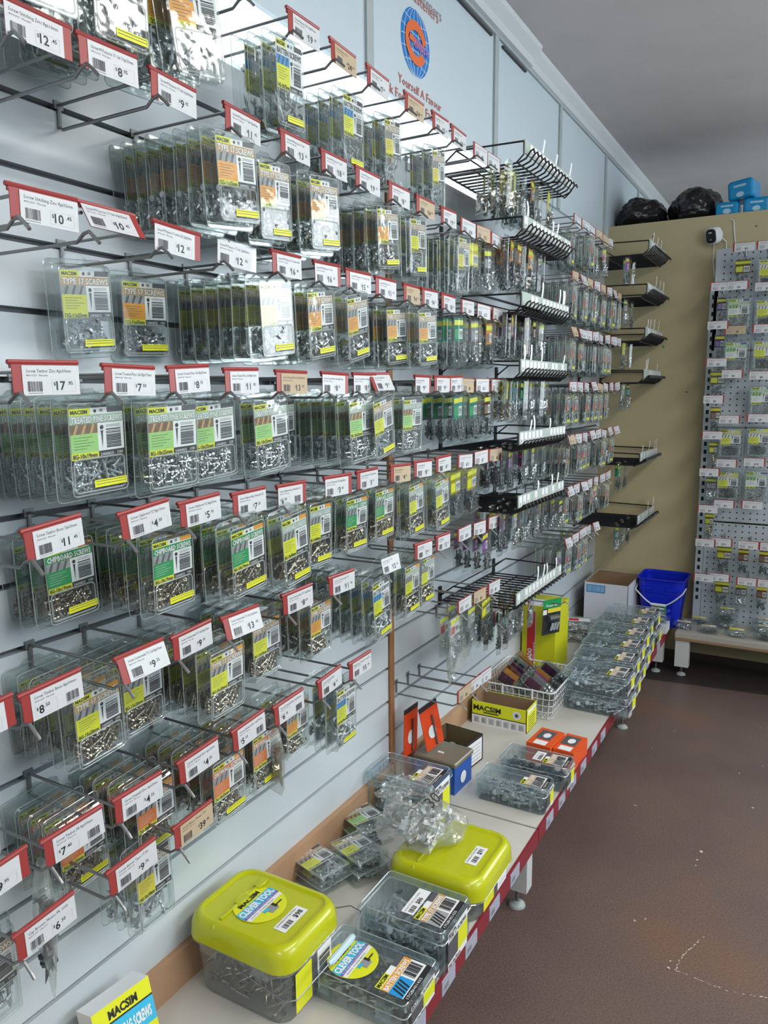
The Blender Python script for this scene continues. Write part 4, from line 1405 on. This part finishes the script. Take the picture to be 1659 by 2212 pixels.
# white carton, blue bucket, pack before the bucket, flat carton
t = open_box('carton', 'large open white carton with blue printed barcode in the far corner', 'carton', (.165, 3.865, BZ+.002), .215, .30, .205, CARD_W, CARD_B)
q = MB()
o = Vector((-.1075, -.1504, 0))
q.rect(o, X, Z, .012, .155, .105, .195, mat('carton_blue_ink', (.08, .30, .60), .5))
q.barcode(o, X, Z, .018, .162, .100, .190, mat('carton_pale_blue', (.35, .55, .75), .5), 16, True, 9, .0004)
q.text('MADE', o+X*.05+Z*.012-Y*.0006, X, Z, .008, DGREY, bold=.02)
o = Vector((.1079, -.15, 0))
q.rect(o, Y, Z, .03, .01, .032, .2, GREYINK)
for i in range(8):
    q.rect(o, Y, Z, .06, .03+.02*i, .22, .032+.02*i, PALEGREY)
put('printed_panel', q, t)

BLU = mat('royal_blue_bucket_plastic', (.004, .02, .56), .3)
t = thing('bucket', 'square royal blue bucket with white handle in the far corner', 'bucket', (.392, 3.975, .19), (0, 0, 0))
b = MB()
b.loft([rrz(.17, .17, .03, 0), rrz(.20, .20, .035, .17), rrz(.212, .212, .036, .175), rrz(.216, .216, .038, .235), rrz(.232, .232, .038, .24), rrz(.232, .232, .038, .246),
        rrz(.220, .220, .036, .246), rrz(.205, .205, .034, .17), rrz(.165, .165, .03, .004)], BLU, True, True)
for a in (-.06, .06):
    b.box((a-.03, -.112, .19), (a+.03, -.105, .205), BLU)
put('bucket_body', b, t)
hd = MB()
pts = [(-.115, -.05, .20)] + [(-.112+.224*i/12, -.125, .19-.075*math.sin(PI*i/12)) for i in range(13)] + [(.115, -.05, .20)]
hd.tube(pts, .0035, WPLAS, 6)
hd.tube([(-.035, -.127, .122), (.035, -.127, .122)], .007, WPLAS, 8)
put('handle', hd, t)
q = MB()
q.box((-.035, -.101, .065), (.035, -.0985, .12), GREEN)
put('green_label', q, t)


def tray_pack(label, loc, rotz, met, seed, card, group='clamshell packs lying on the side bench'):
    t = thing('clamshell_pack', label, 'clamshell pack', loc, (0, 0, rotz), group)
    b = MB()
    b.loft([rrz(.070, .050, .008, 0), rrz(.080, .060, .010, .022), rrz(.105, .085, .010, .023), rrz(.105, .085, .010, .026), rrz(.085, .065, .010, .030)], CLEAR)
    put('blister_shell', b, t)
    put('fixings', pile((-.033, -.023, .002), (.033, .023, .021), 40, .025, .0015, met, 'flat', seed, .4, 4), t)['kind'] = 'stuff'
    c_ = MB()
    c_.box((-.035, .0, .0305), (.030, .026, .0312), card)
    c_.rect((0, 0, .0313), X, Y, .0, .004, .026, .020, WHITE, .0002)
    put('header_card', c_, t)
    return t


for (x, y, z, nm_, i) in ((.52, 3.835, 0, 'nearest the bench corner', 1), (.635, 3.815, 0, 'second from the bench corner', 2), (.755, 3.82, 0, 'third from the bench corner', 3), (.875, 3.82, 0, 'at the photo edge, lower', 4),
                           (.875, 3.825, .031, 'at the photo edge, upper', 5), (.575, 3.945, 0, 'flat behind the corner one', 6), (.700, 3.94, 0, 'lower of the back stack', 7), (.695, 3.945, .032, 'middle of the back stack', 8), (.70, 3.94, .064, 'top of the back stack', 9), (.86, 3.945, 0, 'behind the photo edge stack, lower', 10), (.865, 3.945, .033, 'behind the photo edge stack, upper', 11)):
    tray_pack('clear clamshell pack of nails on side bench, ' + nm_, (x, y, BZ+.001+z), .05*((i*7) % 5-2), ZINC if i % 2 else DARKS, 80+i, CREAM if i % 3 else YEL2)
tray_pack('clear clamshell pack standing before the blue bucket on the flat white carton', (.405, 3.745, BZ+.075), -.2, ZINC, 97, CREAM, 'clamshell packs by the bucket')
tray_pack('clear clamshell pack lying under another before the blue bucket', (.415, 3.742, BZ+.043), .1, ZINC, 98, CREAM, 'clamshell packs by the bucket')
t = thing('carton', 'small flat white carton before the blue bucket', 'carton', (.41, 3.735, BZ+.002))
put('carton_body', MB().box((-.06, -.045, 0), (.05, .05, .040), CARD_W), t)

# flat blister packs lying on the bench
for i, (x, y, z, a, s_, nm_) in enumerate(((.055, 1.395, .0, 1.25, 't17y', 'lower left of the pile'), (.060, 1.385, .024, 1.30, 't17y', 'upper left of the pile'), (.120, 1.475, .0, 1.15, 't17y', 'lower right of the pile'),
                                          (.115, 1.480, .024, 1.2, 't17y', 'upper right of the pile'), (.060, 1.600, .0, 1.1, 'tp', 'lower one by the wall board'), (.065, 1.605, .024, 1.15, 'tp', 'upper one by the wall board'))):
    sh, cd, sc, stt = pack_meshes(s_)
    # rotate so that the pack lies face up: local x -> up
    M = Matrix.Rotation(a-PI/2, 4, 'Z') @ Matrix(((0, 0, -1, 0), (0, 1, 0, 0), (1, 0, 0, 0), (0, 0, 0, 1)))
    t = thing('screw_pack', '%s lying flat on the bench, %s' % (STY[s_]['word'], nm_), 'screw pack', (0, 0, 0), (0, 0, 0), 'packs lying flat on the bench')
    M.translation = Vector((x-.055, y, BZ+.002+z))
    t.matrix_world = M
    put('blister_shell', sh, t)
    put('header_card', cd, t, (0, 0, -.006))
    put('screws', sc, t)['kind'] = 'stuff'

# crumpled plastic bag of clips on the far yellow lid
t = thing('plastic_bag', 'crumpled clear bag of metal clips marked 30 on the yellow lid', 'bag', (.262, 1.500, BZ+.106))
b = MB()
n_, m_ = 28, 14
loops = []
for j in range(m_+1):
    q = j/m_
    prof_r = [.075, .098, .105, .100, .092, .080, .066, .050, .036, .030, .040, .052, .060, .064, .066][j]
    zz = [.0, .008, .022, .036, .050, .062, .072, .080, .088, .096, .103, .108, .112, .113, .112][j]
    loop = []
    for i in range(n_):
        a = 2*PI*i/n_
        nn = noise.noise(Vector((math.cos(a)*2.2, math.sin(a)*2.2, q*5)))*.30 + noise.noise(Vector((math.cos(a)*6, math.sin(a)*6, q*11)))*.14
        rad = prof_r*(1+nn*(1 if j else .4))
        cx_, cy_ = -.05*max(0, q-.5), -.02*q
        loop.append((cx_+rad*math.cos(a)*.95, cy_+rad*math.sin(a)*.95, max(.001, zz+(.010*noise.noise(Vector((math.cos(a)*4, math.sin(a)*4, q*9))) if j else 0))))
    loops.append(loop)
b.loft(loops, CLEAR2, True, False)
put('bag_skin', b, t)
cl = MB()
rc = random.Random(9)
for i in range(60):
    M = Matrix.Translation((rc.uniform(-.06, .06), rc.uniform(-.06, .05), rc.uniform(.008, .05))) @ Matrix.Rotation(rc.uniform(0, 6), 4, Vector((rc.random(), rc.random(), rc.random())).normalized())
    cl.box((-.012, -.006, -.001), (.012, .006, .001), GALV, M)
    cl.box((.010, -.006, -.001), (.012, .006, .012), WPLAS if i % 3 == 0 else GALV, M)
put('metal_clips', cl, t)['kind'] = 'stuff'
tx = MB()
tx.text('30', (.060, -.055, .108), Y, -X*.8+Z*.45, .030, BLACK, width=.048)
put('marker_writing', tx, t)

# bag hanging left of the drywall packs, and a bag of plugs in the second bay
def hang_bag(label, loc, w, h, met, seed, rotz, L=.07, n=14, tilt=0):
    t = thing('hanging_bag', label, 'bag', loc, (tilt, 0, rotz))
    b = MB()
    lp = []
    for j in range(9):
        q = j/8
        wd = w*(.25+.75*math.sin(min(1, q*1.6)*PI/2))*(1 if q < .9 else .75)
        dp = .012*math.sin(PI*min(1, q+.08))+.002
        lp.append([(dp*math.cos(2*PI*i/12)*(1+.3*noise.noise(Vector((i*.9, q*6, seed)))), wd/2*math.sin(2*PI*i/12)+.004*noise.noise(Vector((q*8, seed, i))), -h*q) for i in range(12)])
    b.loft(lp, CLEAR2)
    put('clear_bag', b, t)
    put('contents', pile((-.008, -w/2+.012, -h+.01), (.008, w/2-.012, -h*.3), n, L, .003, met, 'hex', seed, 3.0, 5), t)['kind'] = 'stuff'
    return t


hang_bag('long clear bag of dark bolts hanging edge on, left of drywall packs', (.16, .585, G+.365), .085, .185, DARKS, 3, 1.1)
hang_bag('clear bag of screws hanging edge on beneath ticket six dollar fifty', (.165, 1.075, G+.375), .075, .145, BRASSY, 5, 1.25, L=.05, n=22)
hang_bag('clear bag of long bolts hanging right of the timber strip', (.19, 1.835, G+.345), .075, .155, GALV, 6, .2, L=.07)
hang_bag('grey cloudy bag with white card hanging right of bolt bag', (.17, 1.99, G+.345), .085, .135, GALV, 7, .1, L=.05, n=6)
# orange saw blade cards
def saw_card(label, loc, rot):
    t = thing('saw_card', label, 'tool pack', loc, rot, 'orange tool cards')
    b = MB()
    b.box((-.001, -.035, -.14), (.001, .035, .01), mat('orange_red_card', (.78, .07, .012), .45))
    b.box((-.0012, -.035, -.004), (.0014, .035, .01), BLACK)
    put('backing_card', b, t)
    q = MB()
    q.poly(Vector((.002, -.002, -.085)), Y, Z, [(.015*math.cos(a*PI/8), .022*math.sin(a*PI/8)) for a in range(16)], WHITE)
    q.box((.002, .004, -.135), (.004, .010, -.03), DARKS)
    put('blade', q, t)


q = MB()
q.box((.0, -.040, -.075), (.002, .040, -.005), WHITE)
q.text('WALL PLUGS', (.0024, -.034, -.045), Y, Z, .010, BLACK, width=.066, bold=.02)
q.text('MACSIM', (.0024, -.034, -.020), Y, Z, .009, BLACK, width=.05, bold=.02)
q.rect((.0022, 0, 0), Y, Z, -.03, -.065, .03, -.052, GREYINK)
t = thing('plug_card', 'white wall plug card hanging right of the cloudy grey bag', 'hardware pack', (.16, 1.925, G+.350), (.03, 0, -.1))
put('backing_card', q, t)
q = MB()
q.box((-.002, -.044, -.16), (.012, .044, -.076), CLEAR2)
put('clear_pocket', q, t)
saw_card('orange saw blade card hanging low beside the timber strip', (.10, 1.87, G+.085), (.28, .05, -.35))
saw_card('orange tool card hanging low, left of the tilted one', (.05, 1.862, G+.07), (.05, .05, -.1))
saw_card('orange saw blade card hanging behind fifth row of hooks', (.04, 1.88, G+.74), (.02, .0, .15))
saw_card('orange saw blade card, right of its twin behind the hooks', (.03, 2.00, G+.74), (.0, .0, .1))

# hanging blue-white card & things near bottom left corner
t = thing('carton', 'lime and blue self tapping screws carton leaning on the bench by the wall', 'carton', (.112, .765, BZ+.002), (0, -.28, -.12))
t.scale = (1, .92, .93)
put('carton_body', MB().box((-.045, -.060, 0), (0, .060, .165), WHITE), t)
q = MB()
oo = Vector((.0003, -.060, 0))
for (z0, z1, mm) in ((.133, .165, YEL), (.087, .133, SKYP), (.061, .087, YEL), (0, .061, SKYP)):
    q.rect(oo, Y, Z, 0, z0, .12, z1, mm)
q.rect(oo, Y, Z, 0, .131, .12, .134, BLACK, .0004)
q.text('MACSIM', oo+Y*.030+Z*.139+X*.0006, Y, Z, .015, BLACK, width=.060, bold=.04)
q.text('SELF TAPPING SCREWS', oo+Y*.006+Z*.099+X*.0006, Y, Z, .020, WHITE, width=.106, bold=.04)
q.text('MACSIM', oo+Y*.020+Z*.065+X*.0006, Y, Z, .015, BLACK, width=.060, bold=.04)
q.text('SELF TAPPING SCREWS', oo+Y*.006+Z*.030+X*.0006, Y, Z, .020, WHITE, width=.106, bold=.04)
put('printed_panel', q, t)
t = thing('plastic_bin', 'amber plastic pick bin clipped to the wall at the bottom left corner', 'bin', (.0, .640, G-.105))
b = MB()
b.loft([rrz(.08, .07, .01, 0, .05), rrz(.10, .09, .012, .055, .055), rrz(.092, .082, .01, .055, .055), rrz(.075, .065, .01, .003, .05)], mat('amber_plastic', (.70, .32, .02), .3))
put('bin_body', b, t)
b = MB()
b.box((-.004, -.04, .03), (.004, .04, .06), STEEL)
put('wall_clip', b, t)

# ------------------------------------------------------------------ side bench, pegboard, things on the partition
t = thing('side_bench', 'low worn cream side bench with white leg in front of pegboard', 'shelf', (.492, 3.745, 0))
s = MB()
s.box((0, 0, BZ-.022), (1.15, .27, BZ), mat('worn_cream_shelf', (.42, .40, .35), .5, var=.15, scale=9))
put('shelf_top', s, t)
s = MB()
s.box((0, .0, BZ-.034), (1.15, .012, BZ-.0225), CARD_B)
put('front_edge', s, t)
for lx in (.02, 1.1):
    l = MB()
    l.box((lx-.018, .01, .045), (lx+.045, .05, BZ-.034), WHITEM)
    lo = put('leg', l, t)
    ft = MB()
    ft.tube([(lx+.012, .03, 0), (lx+.012, .03, .05)], .005, STEEL, 8)
    ft.tube([(lx+.012, .03, .0012), (lx+.012, .03, .007), (lx+.012, .03, .014)], .02, mat('grey_foot_plastic', (.36, .40, .40), .5), 12, rads=[.022, .02, .008])
    put('levelling_foot', ft, lo)

PEG = mat('pale_blue_grey_pegboard', (.44, .50, .55), .4)
t = thing('pegboard_stand', 'pale blue grey perforated metal panel stand beside the beige partition', 'display stand', (.530, 4.02, .10))
b = MB()
b.box((.0, 0, 0), (.035, .03, 1.73), PEG)
put('upright', b, t)
holes = MB()
HOLE = mat('black_hole', (.01, .01, .012), .9)
for i in range(42):
    z = .22+.0385*i
    if z < 1.72:
        holes.rect((.010, -.0006, 0), X, Z, 0, z, .013, z+.020, HOLE)
put('slots', holes, t)['kind'] = 'stuff'
for j, (z0, z1) in enumerate(((.0, .62), (.625, 1.08), (1.085, 1.44), (1.445, 1.915))):
    b = MB()
    b.box((.037 if j < 3 else .018, 0, z0), (1.0, .006, z1-.004), PEG)
    pn = put('panel', b, t)
    hm = MB()
    for a in range(16):
        for c_ in range(int((z1-z0)/.028)):
            x, z = .055+.030*a, z0+.018+.028*c_
            hm.face([(x+.0038*math.cos(q*PI/3), -.0006, z+.0038*math.sin(q*PI/3)) for q in range(6)], HOLE)
    put('perforations', hm, pn)['kind'] = 'stuff'


def peg_pack(label, x, z, sty, ang=0):
    Rm = (0, 0, -PI/2+ang)
    if sty in NSTY:
        return make_narrow(sty, (x, 3.965, z-.015), Rm, label, 'packs on the pegboard')
    o = make_pack(sty, (x, 3.955, z-.018), Rm, label, 'packs on the pegboard')
    o.scale = (1.1, 1.12, 1.1)
    return o


def peg_ticket(x, z, price, label, kind='red', flip=False):
    t = thing('peg_hook', label, 'peg hook', (x+.04, 4.015, z-.005), (0, 0, -PI/2), 'ticketed hooks on the pegboard')
    a = MB()
    a.tube([(0, 0, 0), (.165, 0, 0)], .002, STEEL, 5)
    put('label_arm', a, t)
    a = MB()
    a.tube([(0, 0, -.03), (.12, 0, -.03), (.13, 0, -.02)], .002, STEEL, 5)
    a.tube([(.0, 0, 0), (.0, 0, -.03)], .003, STEEL, 5)
    put('prong', a, t)
    h = put('ticket_holder', holder_mesh('thin'), t, (.165, -.040, .006), (0, 0, rr_.uniform(-.04, .04)))
    put('price_card', price_mesh(price, 'Nails', kind, flip, True), h)


STY['nl'] = dict(t='BULLET HEAD NAILS', band=YEL, pic=WHITE, box=YEL, size='500g 40x2.0', corner=YEL, met=DARKS, head='flat', W=.098, H=.140, L=.028, r=.0012, n=70, st=False, word='yellow-card nail pack')
STY['ng'] = dict(t='GALVANISED NAILS', band=LGREEN, pic=LGREEN, box=WHITE, size='500g 30x2.8', corner=PURP, met=ZINC, head='flat', W=.098, H=.150, L=.028, r=.0014, n=60, st=False, word='green-card nail pack')
colz = [1.837, 1.667, 1.50, 1.333, 1.168, .995, .822, .66, .49]
cols_ = ['pu', 'pu', 'yb', 'or', 'yl', 'gy', 'yl', None, None]
for i, z in enumerate(colz):
    peg_ticket(.548, z, '%d.45' % (3+i), 'pegboard hook, left column, %s from top' % ORD[i+1], flip=i % 2)
    if cols_[i]:
        peg_pack('%s, pegboard left column, %s from top' % (NSTY[cols_[i]]['word'], ORD[i+1]), .59, z-.04, cols_[i])
mid = [1.837, 1.642, 1.447, 1.242, 1.041, .85, .668, .498]
midp = ['ng', 'ng', None, 'nl', 'nl', None, 'yb', 'yb']
for i, z in enumerate(mid):
    peg_ticket(.62, z, '%d.95' % (4+i), 'pegboard hook, middle column, %s from top' % ORD[i+1], kind='tan' if i == 1 else 'red', flip=i != 1)
    if midp[i]:
        peg_pack('%s, pegboard middle column, %s from top' % ((STY.get(midp[i]) or NSTY[midp[i]])['word'], ORD[i+1]), .665, z-.045, midp[i])
rgt = [2.00, 1.824, 1.643, 1.439, 1.249, 1.049, .853, .665, .492]
rgp = ['nl', 'nl', 'nl', 'ng', 'nl', 'ng', None, 'or', 'gy']
for i, z in enumerate(rgt):
    peg_ticket(.735 if i else .730, z, '%d.75' % (5+i), 'pegboard hook, right column, %s from top' % ORD[i+1], flip=i % 2)
    if rgp[i]:
        peg_pack('%s, pegboard right column, %s from top' % ((STY.get(rgp[i]) or NSTY[rgp[i]])['word'], ORD[i+1]), .785 if i < 7 else .75, z-.045, rgp[i])
peg_ticket(.635, 2.00, '3.95', 'pegboard hook with ticket above the panel, left one')
peg_pack('yellow-card wall plug pack at the top of the pegboard', .67, 1.96, 'yb')
for i, z in enumerate((.665, .492)):
    peg_ticket(.82, z, '6.95', 'pegboard hook, far right, %s' % ('upper' if i == 0 else 'lower'))
    peg_pack('dark bolt pack hanging far right on pegboard, %s' % ('upper' if i == 0 else 'lower'), .84, z-.045, 'or')

# bags and blue packs standing on the partition top
import bmesh


def rubbish_bag(label, loc, sx, sy, sz, seed):
    bm = bmesh.new()
    bmesh.ops.create_icosphere(bm, subdivisions=5, radius=1)
    for v in bm.verts:
        c_ = v.co.copy()
        q = c_*1.6+Vector((seed, 0, 0))
        d = 1+.20*noise.noise(q)+.10*abs(noise.noise(q*2.7))-.07*abs(noise.noise(q*5.5))+.03*noise.noise(q*13)
        v.co = c_*d
        v.co.z = max(-.62, v.co.z)
        v.co = Vector((v.co.x*sx, v.co.y*sy, (v.co.z+.62)*sz))
    me = bpy.data.meshes.new('rubbish_bag')
    bm.to_mesh(me)
    bm.free()
    me.materials.append(mat('black_bin_liner', (.012, .013, .014), .22, bump=.8, scale=9))
    me.polygons.foreach_set('use_smooth', [True]*len(me.polygons))
    o = put('rubbish_bag', me, None, loc)
    return tag(o, label, 'bag', 'black bin liner bags on the partition')


rubbish_bag('bulging black bin liner on the beige partition, left one', (.134, 4.36, 2.192), .128, .17, .100, 1.3)
rubbish_bag('bulging black bin liner on the beige partition, right one', (.396, 4.36, 2.192), .120, .17, .112, 4.1)
for i, (x, z, w_, h_, rz, ry, lab) in enumerate(((.565, 2.19, .105, .062, .0, 0, 'blue film-wrapped pack on partition, lower left'), (.690, 2.19, .115, .068, .05, 0, 'blue film-wrapped pack on partition, lower right'),
                                                 (.635, 2.262, .115, .085, -.2, -.10, 'blue film-wrapped pack balanced on top of two others'))):
    t = thing('wrapped_pack', lab, 'wrapped pack', (x, 4.24, z), (0, ry, rz), 'blue wrapped packs on the partition')
    b = MB()
    b.loft([rrz(w_-.012, .13, .012, 0), rrz(w_, .142, .016, .008), rrz(w_, .142, .016, h_-.010), rrz(w_-.014, .128, .012, h_)], mat('cyan_film_wrap', (.0, .30, .66), .18, bump=.5, scale=30))
    put('film_wrap', b, t)
    q = MB()
    q.poly(Vector((0, -.0715, .018)), X, Z, [(.018*math.cos(a*PI/8), .012*math.sin(a*PI/8)) for a in range(16)], mat('pale_blue_mark', (.45, .70, .85), .4), .0004)
    q.rect((0, -.0715, 0), X, Z, -.028, h_*.62, .028, h_*.74, mat('pale_blue_mark', (.45, .70, .85), .4), .0004)
    put('printed_mark', q, t)

t = thing('security_camera', 'small white security camera with black face on the beige partition', 'camera', (.540, YE-.002, 2.10), (.25, .0, -.45))
b = MB()
b.loft([[(a, -.018-dd, c_) for a, c_ in rr(w_, h_, .022, 5)] for (w_, h_, dd) in ((.050, .062, .0), (.060, .074, .006), (.064, .078, .025), (.062, .076, .044), (.056, .070, .050))], WPLAS)
put('camera_body', b, t)
b = MB()
b.loft([[(a, -dd, c_) for a, c_ in rr(w_, h_, .018, 5)] for (w_, h_, dd) in ((.050, .064, .066), (.050, .064, .070), (.046, .060, .071))], mat('glossy_black_face', (.012, .012, .014), .12))
b.poly(Vector((0, -.0712, .016)), X, Z, [(.010*math.cos(a*PI/8), .004*math.sin(a*PI/8)) for a in range(16)], PALEGREY, .0004)
b.poly(Vector((0, -.0712, -.016)), X, Z, [(.004*math.cos(a*PI/8), .004*math.sin(a*PI/8)) for a in range(16)], GREYINK, .0004)
put('lens_face', b, t)
b = MB()
b.tube([(0, 0, 0), (0, -.02, 0)], .022, WPLAS, 12)
put('wall_mount', b, t)
c_ = MB()
c_.tube([(.555, YE-.03, 2.08), (.575, YE-.012, 2.06), (.577, YE-.006, 2.02), (.570, YE-.006, 1.97), (.568, YE-.006, 1.90)], .0028, WPLAS, 6)
tag(put('power_cable', c_), 'thin white cable dropping from the security camera, right side', 'cable')
c_ = MB()
c_.tube([(.585, YE-.004, 2.165), (.602, YE-.005, 2.155), (.608, YE-.005, 2.10), (.616, YE-.006, 2.04), (.640, YE-.006, 1.98)], .0028, WPLAS, 6)
tag(put('power_cable', c_), 'thin white cable running from partition top down to pegboard', 'cable')
c_ = MB()
c_.tube([(.520, YE-.03, 2.07), (.521, YE-.006, 2.05), (.519, YE-.006, 1.98), (.528, YE-.006, 1.93), (.530, YE-.006, 1.90)], .0028, WPLAS, 6)
tag(put('power_cable', c_), 'thin white cable left of the security camera', 'cable')
tag(put('round_sticker', MB().poly(Vector((.308, YE-.001, 1.578)), X, Z, [(.0062*math.cos(a*PI/8), .0062*math.sin(a*PI/8)) for a in range(16)], mat('bright_green_dot', (.0, .42, .08), .5))), 'small round green dot on the beige partition', 'sticker')
for (x, y, z) in ((.0008, .560+.02, G+.337),):
    sm = MB()
    sm.tube([(0, y, z), (.002, y, z)], .004, GALV, 10)
    sm.box((.002, y-.0025, z-.0006), (.0025, y+.0025, z+.0006), BLACK)
    tag(put('wall_screw', sm), 'single screw head fixed in the white slat wall', 'screw')
